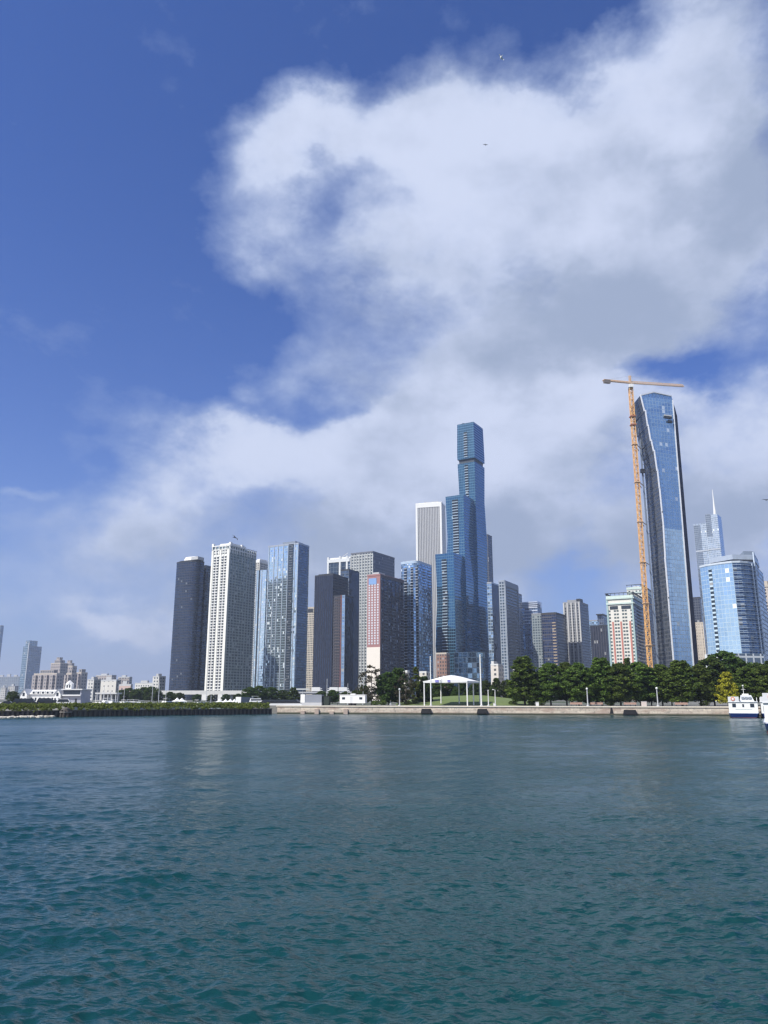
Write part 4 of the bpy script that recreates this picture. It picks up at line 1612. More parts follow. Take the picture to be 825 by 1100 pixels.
# the turf mound behind the pavilion
mb = MB()
nx_, ny_ = 40, 16
gp = [[None] * (ny_ + 1) for _ in range(nx_ + 1)]
for i in range(nx_ + 1):
    for j in range(ny_ + 1):
        px = 425 + 150 * i / nx_
        b = 11 + 60 * j / ny_
        p = S(px, b)
        h = 3.3 * max(0, min(1, (b - 13) / 36)) ** .85 * (math.sin(math.pi * min(1, max(0, (px - 425) / 150))) ** .6)
        gp[i][j] = (p.x, p.y, LZ + .01 + h + .25 * math.sin(p.x * .21) * math.sin(p.y * .17) * min(1, h))
idx = {}
for i in range(nx_):
    for j in range(ny_):
        mb.face([gp[i][j], gp[i + 1][j], gp[i + 1][j + 1], gp[i][j + 1]])
tag(mb.build('lawn', lawn_m, smooth=True), kind='structure')
mb = MB()
a = [S(px, 9.4) for px in range(424, 562, 6)]
b = [S(px, 9.4 + 2.2 + 5 * max(0, (470 - px) / 46)) for px in range(424, 562, 6)]
for k in range(len(a) - 1):
    mb.face([(*a[k], LZ + .012), (*a[k + 1], LZ + .012), (*b[k + 1], LZ + .016), (*b[k], LZ + .016)])
tag(mb.build('path', plain('grey path', (.22, .22, .23), .9)), kind='structure')

# ---------------------------------------------------------------- sea wall
wm, nt, bb = newmat('weathered limestone blocks')
g = G(nt)
uvm = g.node('ShaderNodeUVMap')
br = nt.nodes.new('ShaderNodeTexBrick')
nt.links.new(uvm, br.inputs['Vector'])
br.inputs['Scale'].default_value = 1
br.inputs['Brick Width'].default_value = 2.3
br.inputs['Row Height'].default_value = .75
br.inputs['Mortar Size'].default_value = .05
br.inputs['Color1'].default_value = (.66, .575, .46, 1)
br.inputs['Color2'].default_value = (.52, .45, .37, 1)
br.inputs['Mortar'].default_value = (.4, .34, .28, 1)
xy = g.sep(uvm)
st = g.noise(g.comb(g.m('MULTIPLY', xy[0], .12), g.m('MULTIPLY', xy[1], .5), 0.0), 1.0, 6, .7)
c1 = g.mix(g.ramp(st, .46, .64), br.outputs['Color'], (.4, .3, .24))
st2 = g.noise(uvm, .9, 5, .7)
c1 = g.mix(g.m('MULTIPLY', g.ramp(st2, .5, .66), .75), c1, (.24, .215, .185))
algae = g.ramp(xy[1], 1.75, 1.2)
nt.links.new(g.mix(algae, c1, (.045, .05, .03)), bb.inputs['Base Color'])
P(bb, Roughness=.9)
e1w = A0 + ED * 400
root = thing('sea_wall', (A0.x, A0.y, 0), 'long weathered limestone sea wall with a pale capping, along the park', 'sea wall')
MB().prism([A0, e1w, e1w + NI * .6, A0 + NI * .6], -1.0, LZ - .32).build('stone_face', wm, root)
MB().prism([A0 - NI * .18 - ED * .3, e1w - NI * .18, e1w + NI * .9, A0 + NI * .9 - ED * .3], LZ - .32, LZ + .02).build('coping', plain('coping stone', (.68, .61, .5), .85, var=.2, scale=.6), root)
for px, w, h0, h1, d in ((458, 3.4, .35, 1.75, .9), (518, 3.4, .35, 1.75, .9), (676, 4.0, .25, 1.6, .9), (656.5, 1.1, .5, 2.2, .06)):  # black blocks stand in for dark openings in the wall
    p = S(px)
    q0, q1 = p - ED * w / 2, p + ED * w / 2
    mb = MB()
    mb.frustum([q0 - NI * d, q1 - NI * d, q1 + NI * .1, q0 + NI * .1], h0, [q0 - NI * d + ED * .35, q1 - NI * d - ED * .35, q1 + NI * .1 - ED * .3, q0 + NI * .1 + ED * .3], h1, bottom=True)
    mb.build('opening', BLACK, root)
for px in (326, 341, 357, 372):
    p = S(px)
    mb = MB()
    mb.prism([p - ED * .8 - NI * .5, p + ED * .6 - NI * .5, p + ED * .6, p - ED * .8], -.3, 1.2 + .4 * math.sin(px))
    mb.build('fallen_block', plain('reddish stone', (.4, .32, .27), .9), root)

# ---------------------------------------------------------------- breakwater on the left
BW = [Vector((-150, 150)), Vector((-103, 213.5)), Vector((-92, 219.5)), Vector((-62, 239)), Vector((-35.5, 254.5))]
b1, b2, b3 = at(0, 770.5, 205).xy, at(70, 769.5, 219).xy, at(292, 767, 254).xy
dirn = (b1 - b2).normalized()
b0 = b2 + dirn * 160
root = thing('breakwater', (b2.x, b2.y, 0), 'low dark sheet pile breakwater with timber piles and shrubs, left of the sea wall', 'breakwater')
rust = plain('rusty sheet pile', (.11, .1, .085), .8, var=.3)
mb = MB()
TOPZ = 1.55


def offs(pts, d):
    """offset an open line to its left"""
    out = []
    for k, p in enumerate(pts):
        a = pts[max(0, k - 1)]
        c = pts[min(len(pts) - 1, k + 1)]
        e = (c - a).normalized()
        out.append(p + Vector((-e.y, e.x)) * d)
    return out


line = [b0, b2, b3]
bk = offs(line, 7.0)
MB().prism(line + bk[::-1], -1, TOPZ).build('core', rust, root)
cp_o = offs(line, -.25)
bk2 = offs(line, .5)
MB().prism(cp_o + bk2[::-1], TOPZ + .002, TOPZ + .22).build('capping', plain('grey brown capping', (.13, .115, .09), .9), root)
# corrugated sheet and timber piles
tot = 0
ps = []
for p, q in zip(line, line[1:]):
    L = (q - p).length
    n = int(L / 1.33)
    for k in range(n):
        pp = p + (q - p) * ((k + .5) / n)
        if T(0, 765) * pp.y - 12 < pp.x:
            ps.append(pp)
src = None
rest = MB()
step = max(1, len(ps) // 100 + 1)
for k, pp in enumerate(ps):
    if k >= len(ps) - 100:
        if src is None:
            src = MB().tube((pp.x, pp.y, -1.0), (pp.x, pp.y, 1.5), .36, .33, 8).build('pile', BLACK, root)
            s0 = pp
        else:
            c = src.copy()
            COL.objects.link(c)
            c.parent = root
            c.location = (pp.x - s0.x, pp.y - s0.y, random.uniform(-.15, .1))
    else:
        rest.tube((pp.x, pp.y, -1.0), (pp.x, pp.y, 1.5), .36, .33, 8)
if rest.f:
    tag(rest.build('further_piles', BLACK, root), kind='stuff')

# shrubs on top: one mass nobody could count


def leaf_mat(name, c0, c1, trans=.4):
    m = bpy.data.materials.new(name)
    m.use_nodes = True
    nt = m.node_tree
    nt.nodes.clear()
    g = G(nt)
    o = nt.nodes.new('ShaderNodeOutputMaterial')
    geo = nt.nodes.new('ShaderNodeNewGeometry')
    oi = nt.nodes.new('ShaderNodeObjectInfo')
    col = g.mix(geo.outputs['Random Per Island'], c0, c1)
    hs = nt.nodes.new('ShaderNodeHueSaturation')
    nt.links.new(col, hs.inputs['Color'])
    nt.links.new(g.m('MULTIPLY_ADD', oi.outputs['Random'], .035, .4825), hs.inputs['Hue'])
    nt.links.new(g.m('MULTIPLY_ADD', oi.outputs['Random'], .35, .8), hs.inputs['Value'])
    d = nt.nodes.new('ShaderNodeBsdfDiffuse')
    t = nt.nodes.new('ShaderNodeBsdfTranslucent')
    mx = nt.nodes.new('ShaderNodeMixShader')
    mx.inputs[0].default_value = trans
    nt.links.new(hs.outputs[0], d.inputs[0])
    nt.links.new(hs.outputs[0], t.inputs[0])
    nt.links.new(d.outputs[0], mx.inputs[1])
    nt.links.new(t.outputs[0], mx.inputs[2])
    nt.links.new(mx.outputs[0], o.inputs[0])
    return m


def leaf_mesh(name, centres, sizes, mat, rg, up=.3):
    """many small leaf sprays (one quad each) at the centres"""
    n = len(centres)
    nrm = rg.normal(size=(n, 3))
    nrm[:, 2] = np.abs(nrm[:, 2]) + up
    nrm /= np.linalg.norm(nrm, axis=1)[:, None]
    a = np.cross(nrm, rg.normal(size=(n, 3)))
    a /= np.linalg.norm(a, axis=1)[:, None]
    b = np.cross(nrm, a)
    s = sizes[:, None] / 2
    a, b = a * s, b * s * .7
    v = np.stack([centres - a - b * .4, centres + a * .2 - b, centres + a, centres + a * .1 + b], 1).reshape(-1, 3).astype(np.float32)
    me = bpy.data.meshes.new(name)
    me.vertices.add(4 * n)
    me.vertices.foreach_set('co', v.ravel())
    me.loops.add(4 * n)
    me.loops.foreach_set('vertex_index', np.arange(4 * n, dtype=np.int32))
    me.polygons.add(n)
    me.polygons.foreach_set('loop_start', np.arange(0, 4 * n, 4, dtype=np.int32))
    me.update(calc_edges=True)
    me.materials.append(mat)
    return me


GREEN = leaf_mat('tree leaves', (.058, .1, .019), (.175, .235, .055))
DKGREEN = leaf_mat('dark tree leaves', (.036, .068, .018), (.11, .16, .042))
OLIVE = leaf_mat('dry olive leaves', (.05, .055, .03), (.15, .14, .085))
YELLOW = leaf_mat('yellow leaves', (.2, .2, .02), (.5, .46, .05), .3)
SHRUB = leaf_mat('shrub leaves', (.07, .1, .02), (.2, .22, .055))
BARK = plain('bark', (.075, .06, .045), .9, scale=3)

rg = np.random.default_rng(11)
cs, sz = [], []
for p, q in zip(line, line[1:]):
    L = (q - p).length
    e = (q - p).normalized()
    nn = Vector((-e.y, e.x))
    for _ in range(int(L * 8.5)):
        t, w = rg.random() * L, rg.uniform(-.1, 6.6)
        c = p + e * t + nn * w
        r = rg.uniform(.45, .95)
        hgt = (.5 + 1.25 * min(1, w / 2.4)) * (.85 + .3 * rg.random())
        k = 26
        dv = rg.normal(size=(k, 3))
        dv /= np.linalg.norm(dv, axis=1)[:, None]
        dv *= r * (.55 + .5 * rg.random((k, 1)))
        cs.append(np.array([c.x, c.y, TOPZ + hgt * .85]) + dv * np.array([1.2, 1.2, .75]))
        sz.append(rg.uniform(.35, .7, k))
cs, sz = np.concatenate(cs), np.concatenate(sz)
cs[:, 2] = np.maximum(cs[:, 2], TOPZ - .25)
o = bpy.data.objects.new('shrubbery', leaf_mesh('shrubbery', cs, sz, SHRUB, rg))
COL.objects.link(o)
tag(o, 'olive green shrubs growing all along the top of the breakwater', 'shrubs', kind='stuff')

# pale stones along the waterline at the far left
rg2 = random.Random(5)
stones = plain('pale rubble stone', (.46, .43, .37), .9, var=.25, scale=.8)
mb = MB()
for k in range(190):
    t = rg2.uniform(0, 42)
    c = b2 + dirn * (4 + t) + Vector((dirn.y, -dirn.x)) * -rg2.uniform(.6, 2.6)
    r = rg2.uniform(.25, .75)
    ring = []
    prof = [(0, -r * .6), (r * rg2.uniform(.7, 1), -r * .3), (r * rg2.uniform(.7, 1), r * .25), (r * .45, r * .55), (0, r * .6)]
    i0 = len(mb.v)
    mb.lathe((c.x, c.y, .12), prof, 6)
    sx, ang = rg2.uniform(.8, 1.6), rg2.random() * 3
    for vi in range(i0, len(mb.v)):
        x, y, z = mb.v[vi]
        u_, v_ = x - c.x, y - c.y
        mb.v[vi] = (c.x + (u_ * math.cos(ang) - v_ * math.sin(ang)) * sx, c.y + u_ * math.sin(ang) + v_ * math.cos(ang), z)
tag(mb.build('rubble', stones), 'pale stones heaped at the waterline under the breakwater', 'stones', kind='stuff')

# mooring dolphin
p = at(70.5, 769, 213)
root = thing('mooring_dolphin', (p.x, p.y, 0), 'squat dark cluster of timber piles standing in front of the breakwater', 'mooring dolphin')
dk = plain('wet timber', (.06, .05, .042), .8, var=.3, scale=2)
for k in range(8):
    a = k * math.pi / 4
    MB().tube((p.x + 1.3 * math.cos(a), p.y + 1.3 * math.sin(a), -1), (p.x + 1.12 * math.cos(a), p.y + 1.12 * math.sin(a), 1.7 + .2 * (k % 2)), .42, .38, 8).build('pile', dk, root)
MB().lathe((p.x, p.y, 0), [(0, 1.2), (1.6, 1.2), (1.62, 1.5), (0, 1.5)], 14).build('band', plain('grey band', (.2, .18, .16), .8), root)
MB().lathe((p.x, p.y, 0), [(0, 1.6), (1.0, 1.6), (.9, 2.3), (0, 2.6)], 12).build('cap', plain('grey timber cap', (.1, .09, .08), .9), root)

# ---------------------------------------------------------------- trees


def tree_mesh(seed, H, Rr, shape, mat, n_cl=64, leaf=.62, per=52):
    rg = np.random.default_rng(seed)
    cs, sz = [], []
    z0 = H * .085
    lobes = rg.random(7) * 6.283
    for k in range(n_cl):
        f = rg.random() ** .85
        z = z0 + (H - z0) * (.03 + .94 * f)
        if shape == 'cone':
            pr = (1 - f) ** .72 * (.55 + .45 * min(1, f * 5)) + .05
        elif shape == 'round':
            pr = math.sqrt(max(0.02, 1 - (2 * f - .85) ** 2 / 1.35))
        else:
            pr = min(1, .6 + f * 1.6) * (1 - max(0, f - .3) / .7 * .82) ** .8
        a = rg.random() * 6.283
        und = 1 + .18 * math.sin(3 * a + lobes[0] + 4 * f) + .12 * math.sin(5 * a + lobes[1] - 7 * f)
        rr = Rr * pr * und * (rg.random() ** .38) * .92
        cr = rg.uniform(.75, 1.5) * (Rr / 5) ** .5 * (1.1 - .45 * f)
        d = rg.normal(size=(per, 3))
        d /= np.linalg.norm(d, axis=1)[:, None]
        d *= cr * (rg.random((per, 1)) ** .4)
        d[:, 2] *= .62
        cs.append(np.array([rr * math.cos(a), rr * math.sin(a), z]) + d)
        sz.append(rg.uniform(.6, 1.25, per) * leaf)
    cs, sz = np.concatenate(cs), np.concatenate(sz)
    return leaf_mesh('crown', cs, sz, mat, rg)


def make_tree(name, label, cat, group, seed, H, Rr, shape, mat, **kw):
    root = thing(name, (0, 0, 0), label, cat, group)
    rg = random.Random(seed)
    mb = MB()
    mb.tube((0, 0, -.3), (.1, .05, H * .35), H * .018, H * .013, 8)
    mb.tube((.1, .05, H * .35), (0, 0, H * .82), H * .013, H * .004, 6)
    for k in range(7):
        a = k * 2.4 + rg.random()
        z = H * (.17 + .07 * k)
        l = Rr * (.75 - .06 * k)
        mb.tube((.05, .02, z), (l * math.cos(a), l * math.sin(a), z + l * .55), H * .006, H * .002, 5)
    mb.build('trunk', BARK, root)
    c = bpy.data.objects.new('crown', tree_mesh(seed, H, Rr, shape, mat, **kw))
    COL.objects.link(c)
    c.parent = root
    return root


ROWLAB = 'broad green park trees in the row along the sea wall'
PA = Proto(make_tree('park_tree', '', 'tree', ROWLAB, 1, 16, 4.6, 'spire', GREEN, n_cl=210, leaf=.66, per=60))
PB = Proto(make_tree('park_tree', '', 'tree', ROWLAB, 2, 16, 5.2, 'spire', GREEN, n_cl=230, leaf=.66, per=60))
PC = Proto(make_tree('park_tree', '', 'tree', ROWLAB, 3, 16, 5.0, 'round', GREEN, n_cl=230, leaf=.66, per=60))
PD = Proto(make_tree('park_tree', '', 'tree', '', 4, 14, 5.6, 'round', DKGREEN, n_cl=190, leaf=.72, per=55))
PE = Proto(make_tree('park_tree', '', 'tree', '', 5, 13, 4.4, 'spire', DKGREEN, n_cl=160, leaf=.66, per=55))
PF = Proto(make_tree('sparse_tree', '', 'tree', '', 6, 13, 4.2, 'round', OLIVE, n_cl=62, leaf=.5, per=34))
PG = Proto(make_tree('cypress_tree', '', 'tree', '', 8, 12, 2.0, 'cone', GREEN, n_cl=50, leaf=.5, per=50))
PY = Proto(make_tree('yellow_tree', '', 'tree', '', 9, 10.5, 3.7, 'spire', YELLOW, n_cl=130, leaf=.5, per=55))


def plant(pr, px, ytop, b, label, group=None, rot=None, wide=1.0, z=LZ, base_h=None):
    p = S(px, b)
    h = zt(ytop, p.y) - z
    s = h / base_h
    random.seed(int(px * 7 + b))
    return pr.place((p.x, p.y, z), random.random() * 6.28 if rot is None else rot, (s * wide, s * wide, s), label, group)


ORD = ['first', 'second', 'third', 'fourth', 'fifth', 'sixth', 'seventh', 'eighth', 'ninth', 'tenth', 'eleventh', 'twelfth', 'thirteenth', 'fourteenth', 'fifteenth', 'sixteenth']
row = [(564, 704.5, 15, PA, 1.0), (592, 712, 15, PC, .92), (609, 711, 19, PB, .8), (622, 712, 13, PC, .9), (647, 706, 15, PA, 1.0), (667, 712, 13, PB, 1.0), (689, 711, 16, PC, 1.05), (712, 713, 18, PB, .9), (733, 709, 13, PA, 1.2), (753, 714, 16, PB, .95), (806, 716, 17, PC, 1.0), (826, 714, 15, PB, 1.1)]
for k, (px, yt, b, pr, w) in enumerate(row):
    plant(pr, px, yt, b, f'green park tree in the sea wall row, {ORD[k]} counting from the white pavilion', ROWLAB, wide=w * 1.32, base_h=16)
back = [(577, 722, 26), (634, 718, 27), (657, 716, 28), (677, 706, 30), (700, 717, 27), (722, 716, 29), (768, 706, 30), (783, 699.5, 34), (797, 709, 31), (818, 712, 28), (835, 709, 30)]
for k, (px, yt, b) in enumerate(back):
    plant(PE if px in (677, 722) else PD, px, yt, b, f'dark green tree behind the sea wall row, {ORD[k]} of the rear line from the left', 'dark trees of the rear line', wide=.45 if px == 677 else (1.1 if px in (783,) else 1.0), base_h=13 if px in (677, 722) else 14)
plant(PY, 783, 722, 9.5, 'small bright yellow tree standing left of the moored tour boats', base_h=10.5, wide=1.0)

left_mid = [(399, 714, 18, PF, 13), (417, 722, 20, PD, 14), (428, 717, 25, PE, 13), (436, 724, 16, PF, 13), (447, 716, 24, PG, 12), (456, 726, 28, PE, 13)]
labs = ['sparse olive tree in front of the cream base of the pink tower', 'dark round tree behind the standing person, right of the sparse olive tree', 'dark pointed tree behind the promenade lamp', 'sparse greyish tree beside the promenade lamp', 'slim pointed green tree left of the white pavilion', 'dark tree behind the left end of the white pavilion']
for (px, yt, b, pr, h), lab in zip(left_mid, labs):
    plant(pr, px, yt, b, lab, base_h=h, wide=1.1)
pav = [(470, 728, 60, PD), (483, 731, 66, PD), (497, 729, 64, PE), (511, 733, 60, PD), (522, 731, 66, PD), (534, 728, 62, PE), (546, 730, 64, PD), (556, 734, 58, PD), (489, 738, 52, PE), (530, 738, 56, PD)]
PLAB = ['leftmost, beyond the left pavilion posts', 'seen under the left half of the canopy', 'seen above the right half of the canopy', 'just left of the tall right mast', 'just right of the tall right mast', 'behind the slim side-headed lamp', 'in the middle of the right half', 'last before the tallest park tree', 'low one under the canopy', 'low one by the slim posts']
for k, (px, yt, b, pr) in enumerate(pav):
    plant(pr, px, yt, b, 'dark tree behind the pavilion lawn, ' + PLAB[k], 'dark trees behind the lawn', base_h=14 if pr is PD else 13, z=LZ + 1.5, wide=1.0)
lft = [(268, 738, 120, PD), (278, 736.5, 130, PD), (291, 738, 140, PD), (303, 741, 150, PD), (315, 738, 120, PE), (345, 742, 130, PD), (357, 741, 90, PD), (371, 743, 80, PD), (383, 741, 70, PD), (391, 736, 60, PE)]
for k, (px, yt, b, pr) in enumerate(lft):
    plant(pr, px, yt, b, f'low dark tree at the foot of the left towers, {ORD[k]} from the left of ten', 'low dark trees below the towers', base_h=14 if pr is PD else 13, wide=1.35)


def far_tree(px, ytop, Y, lab, group, pr, bh, wide, z=LZ):
    p = at(px, ytop, Y)
    s = (p.z - z) / bh
    random.seed(int(px * 13))
    pr.place((p.x, Y, z), random.random() * 6, (s * wide, s * wide, s), lab, group)


marina = [(14, 742.5, 400), (131, 741, 520), (139, 739, 540), (147, 740.5, 520), (155, 738, 560), (163, 737.5, 540), (170, 742, 500), (183, 743, 480), (193, 744, 470), (212, 745.5, 470), (227, 746, 470), (243, 745.5, 460), (256, 745, 450)]
for k, (px, yt, Y) in enumerate(marina):
    far_tree(px, yt, Y, 'small dark tree left of the white clubhouse' if px < 20 else f'dark tree behind the marina masts, {ORD[k - 1]} from the left of its row', 'dark trees behind the marina', PD, 14, 1.5)

# bushes by the promenade
BU = Proto(make_tree('bush', '', 'bush', '', 12, 3.0, 2.4, 'round', GREEN, n_cl=40, leaf=.4, per=40))
bushes = [(404, 12), (411, 13), (438, 17), (445, 20), (571, 14), (580, 13), (551, 18), (655, 12), (757, 11)]
blab = ['by the right end of the white trailer', 'just left of the standing person', 'right of the promenade lamp', 'at the left edge of the lawn', 'under the tallest park tree', 'beside the small white box', 'at the right edge of the lawn', 'above the small dark square hole in the sea wall', 'left of the yellow tree']
for (px, b), lab in zip(bushes, blab):
    plant(BU, px, 757 - 5.0 + b * .05, b, 'low green bush ' + lab, 'bushes by the promenade', base_h=3.0, wide=1.2)

# ---------------------------------------------------------------- pavilion
Yp = S(470, 4).y
pl = fp((454.6, 731.5), (502, 731.5), (516, 731.8), S(502, 4).y, 24)
ze = zt(731.6, pl[1].y)
zp = zt(725.2, pl[1].y + 4)
c = sum(pl, Vector((0, 0))) / 4
root = thing('pavilion', (c.x, c.y, LZ), 'open white tensile canopy pavilion on six slim posts at the promenade', 'pavilion')
cv = plain('white canopy fabric', (.8, .8, .78), .6, var=.03)
# a low tent roof, arched along the front
mb = MB()
N1, N2 = 14, 8
pt = [[None] * (N2 + 1) for _ in range(N1 + 1)]
for i in range(N1 + 1):
    for j in range(N2 + 1):
        u, v = i / N1, j / N2
        q = pl[0] + (pl[1] - pl[0]) * u + (pl[3] - pl[0]) * v
        h = (1 - abs(2 * u - 1) ** 1.5) * (1 - abs(2 * v - 1) ** 2.0 * .55)
        edge = min(1, 4 * min(v, 1 - v) + .55) if 0 < i < N1 else 1
        pt[i][j] = (q.x, q.y, ze + .1 + (zp - ze) * max(0, h) * edge)
for i in range(N1):
    for j in range(N2):
        mb.face([pt[i][j], pt[i + 1][j], pt[i + 1][j + 1], pt[i][j + 1]])
mb.build('canopy', cv, root, True)
mb = MB()
for k in range(4):
    p, q = pl[k], pl[(k + 1) % 4]
    d2 = (q - p).normalized()
    n2 = Vector((d2.y, -d2.x))
    if k in (0, 2):
        for i in range(N1):
            r0, r1 = (pt[i][0], pt[i + 1][0]) if k == 0 else (pt[N1 - i][N2], pt[N1 - i - 1][N2])
            mb.face([(r0[0], r0[1], ze - .45), (r1[0], r1[1], ze - .45), (r1[0] + n2.x * .1, r1[1] + n2.y * .1, r1[2] + .02), (r0[0] + n2.x * .1, r0[1] + n2.y * .1, r0[2] + .02)])
    else:
        mb.face([(*p, ze - .45), (*q, ze - .45), (*q, ze + .12), (*p, ze + .12)])
mb.build('valance', cv, root)
for (u, v) in ((0, 0), (1, 0), (.06, 1), (1, 1), (.5, 1), (.96, .62)):
    q = pl[0] + (pl[1] - pl[0]) * (.015 + .97 * u) + (pl[3] - pl[0]) * (.02 + .96 * v)
    MB().tube((q.x, q.y, LZ), (q.x, q.y, ze), .2, .2, 8).build('post', WHITE, root)
e = (pl[1] - pl[0])
n2 = Vector((e.y, -e.x)).normalized()
for a, b in ((.28, .36), (.56, .62)):
    p, q = pl[0] + e * a + n2 * .1, pl[0] + e * b + n2 * .1
    mb = MB()
    mb.prism([p + n2 * .08, q + n2 * .08, q, p], ze - .3, ze + .45)
    mb.build('emblem', plain('violet emblem', (.2, .19, .5), .6), root)

# ---------------------------------------------------------------- masts, lamps
root = None


def pole(px, ytop, b, label, r=.16, name='flag_pole', cat='pole', head=None, col=WHITE):
    p = S(px, b)
    z = zt(ytop, p.y)
    rt = thing(name, (p.x, p.y, LZ), label, cat)
    MB().tube((p.x, p.y, LZ), (p.x, p.y, z), r, r * .75, 8).build('shaft', col, rt)
    MB().lathe((p.x, p.y, LZ), [(0, 0), (r * 2.2, 0), (r * 2.0, .3), (0, .35)], 10).build('base', LGREY, rt)
    if head == 'globe':
        MB().lathe((p.x, p.y, z), [(0, 0), (.3, .05), (.36, .35), (.22, .6), (0, .65)], 10).build('lamp_head', plain('lamp glass', (.6, .62, .6), .3), rt)
    elif head == 'arm':
        MB().bar((p.x, p.y, z), (p.x - .7, p.y - .2, z + .1), .12).build('arm', col, rt)
        MB().box(p.x - .9, p.x - .4, p.y - .35, p.y, z - .05, z + .22).build('lamp_head', col, rt)
    elif head == 'tee':
        MB().box(p.x - 2.3, p.x + 2.3, p.y - .4, p.y + .4, z, z + .45).build('lamp_head', plain('lamp bar', (.6, .62, .6), .5), rt)
    else:
        MB().lathe((p.x, p.y, z), [(0, 0), (r, .0), (r * .9, .2), (0, .3)], 8).build('finial', col, rt)
    return rt


pole(463.0, 706, 2.6, 'tall white mast standing in front of the left half of the pavilion', .21)
pole(517.2, 704, 2.6, 'tall white mast at the right corner of the pavilion', .25)
pole(429.3, 741.5, 3.0, 'grey promenade lamp in front of the sparse trees, left of the pavilion', .2, 'street_lamp', 'street lamp', 'globe', LGREY)
pole(524.8, 742, 4.0, 'slim pale post just right of the tall mast at the pavilion corner', .19, 'slim_post', 'post', None, OFFW)
pole(532.2, 741, 4.0, 'slim pale lamp post with a small side head, right of the pavilion', .17, 'street_lamp', 'street lamp', 'arm', OFFW)
pole(631.5, 741, 2.4, 'grey lamp post in front of the park tree row, left one of two', .2, 'street_lamp', 'street lamp', 'globe', LGREY)
pole(706.8, 740.5, 2.4, 'grey lamp post in front of the park tree row, right one of two', .2, 'street_lamp', 'street lamp', 'globe', LGREY)
pole(325, 741, 18, 'lamp post with a flat pale crossbar behind the grey and white container', .17, 'street_lamp', 'street lamp', 'tee', LGREY)
pole(351, 730, 22, 'tall bare grey pole behind the dark bin', .14, 'utility_pole', 'pole', None, LGREY)
pole(373.5, 735, 40, 'thin grey pole behind the white trailer', .12, 'utility_pole', 'pole', None, LGREY)
pole(390, 733, 40, 'thin pale pole at the right end of the white trailer', .12, 'utility_pole', 'pole', None, LGREY)

# ---------------------------------------------------------------- small things on the promenade
def on_wall(px, b, name, label, cat):
    p = S(px, b)
    rt = thing(name, (0, 0, 0), label, cat)
    return rt, p, math.atan2(ED.y, ED.x)


# white trailer
rt, p, rz = on_wall(379.5, 6.5, 'office_trailer', 'long white site trailer with small dark end windows, parked on the promenade', 'trailer')
mb = MB()
mb.prism([(-4.3, -1.25), (4.3, -1.25), (4.3, 1.25), (-4.3, 1.25)], .75, 3.35)
mb.build('body', WHITE, rt)
MB().prism([(-4.4, -1.33), (4.4, -1.33), (4.4, 1.33), (-4.4, 1.33)], 3.352, 3.5).build('roof', WHITE, rt)
for x in (-3.5, 2.35):
    MB().box(x, x + 1.0, -1.3, -1.2, 1.95, 2.65).build('window', DGLASS, rt)
MB().box(-.9, .0, -1.29, -1.2, .8, 2.8).build('door', plain('off white door', (.66, .67, .66), .5), rt)
for x in (-.9, .3):
    for s in (-1, 1):
        mb = MB()
        mb.tube((x, s * 1.22, .42), (x, s * .95, .42), .42, n=14)
        mb.build('wheel', BLACK, rt)
mb = MB()
mb.bar((-4.3, -.7, .8), (-5.6, 0, .75), .16)
mb.bar((-4.3, .7, .8), (-5.6, 0, .75), .16)
mb.tube((-5.4, 0, .1), (-5.4, 0, .95), .09)
mb.build('drawbar', DARK, rt)
MB().box(-.9, .7, -.5, .5, 3.502, 3.85).build('roof_unit', OFFW, rt)
rt.location = (p.x, p.y, LZ)
rt.rotation_euler.z = rz

# grey container with white end
rt, p, rz = on_wall(336, 7, 'storage_container', 'grey sided container with a bright white end, standing on a low white barrier', 'container')
MB().prism([(-3.2, -1.2), (3.4, -1.2), (3.4, 1.2), (-3.2, 1.2)], 1.0, 3.5).build('body', plain('grey container side', (.24, .26, .3), .5), rt)
MB().prism([(-3.9, -1.3), (-2.4, -1.3), (-3.2, 1.3), (-3.9, 1.3)], .9, 3.6).build('end_panel', WHITE, rt)
mb = MB()
mb.prism([(-3.4, -1.5), (3.5, -1.5), (3.5, 1.4), (-3.4, 1.4)], 0, .95)
mb.build('barrier', LGREY, rt)
rt.location = (p.x, p.y, LZ)
rt.rotation_euler.z = rz
# dark bin
rt, p, rz = on_wall(350.5, 7.5, 'refuse_bin', 'tall dark green skip between the container and the white trailer', 'bin')
MB().frustum([(-1.1, -1.0), (1.1, -1.0), (1.1, 1.0), (-1.1, 1.0)], .1, [(-1.3, -1.1), (1.3, -1.1), (1.3, 1.1), (-1.3, 1.1)], 2.9, bottom=True).build('body', plain('dark green steel', (.018, .03, .022), .6), rt)
MB().box(-1.36, 1.36, -1.16, 1.16, 2.902, 3.05).build('lid', BLACK, rt)
rt.location = (p.x, p.y, LZ)
rt.rotation_euler.z = rz
# low white barrier run
rt, p, rz = on_wall(310, 6, 'concrete_barrier', 'low pale concrete barrier along the quay left of the container', 'barrier')
MB().frustum([(-8, -.35), (8, -.35), (8, .35), (-8, .35)], 0, [(-8, -.15), (8, -.15), (8, .15), (-8, .15)], .65, bottom=True).build('body', LGREY, rt)
MB().box(-8.01, 8.01, -.2, .2, -.0 + .652, .7).build('rail', LGREY, rt)
rt.location = (p.x, p.y, LZ)
rt.rotation_euler.z = rz

# cars


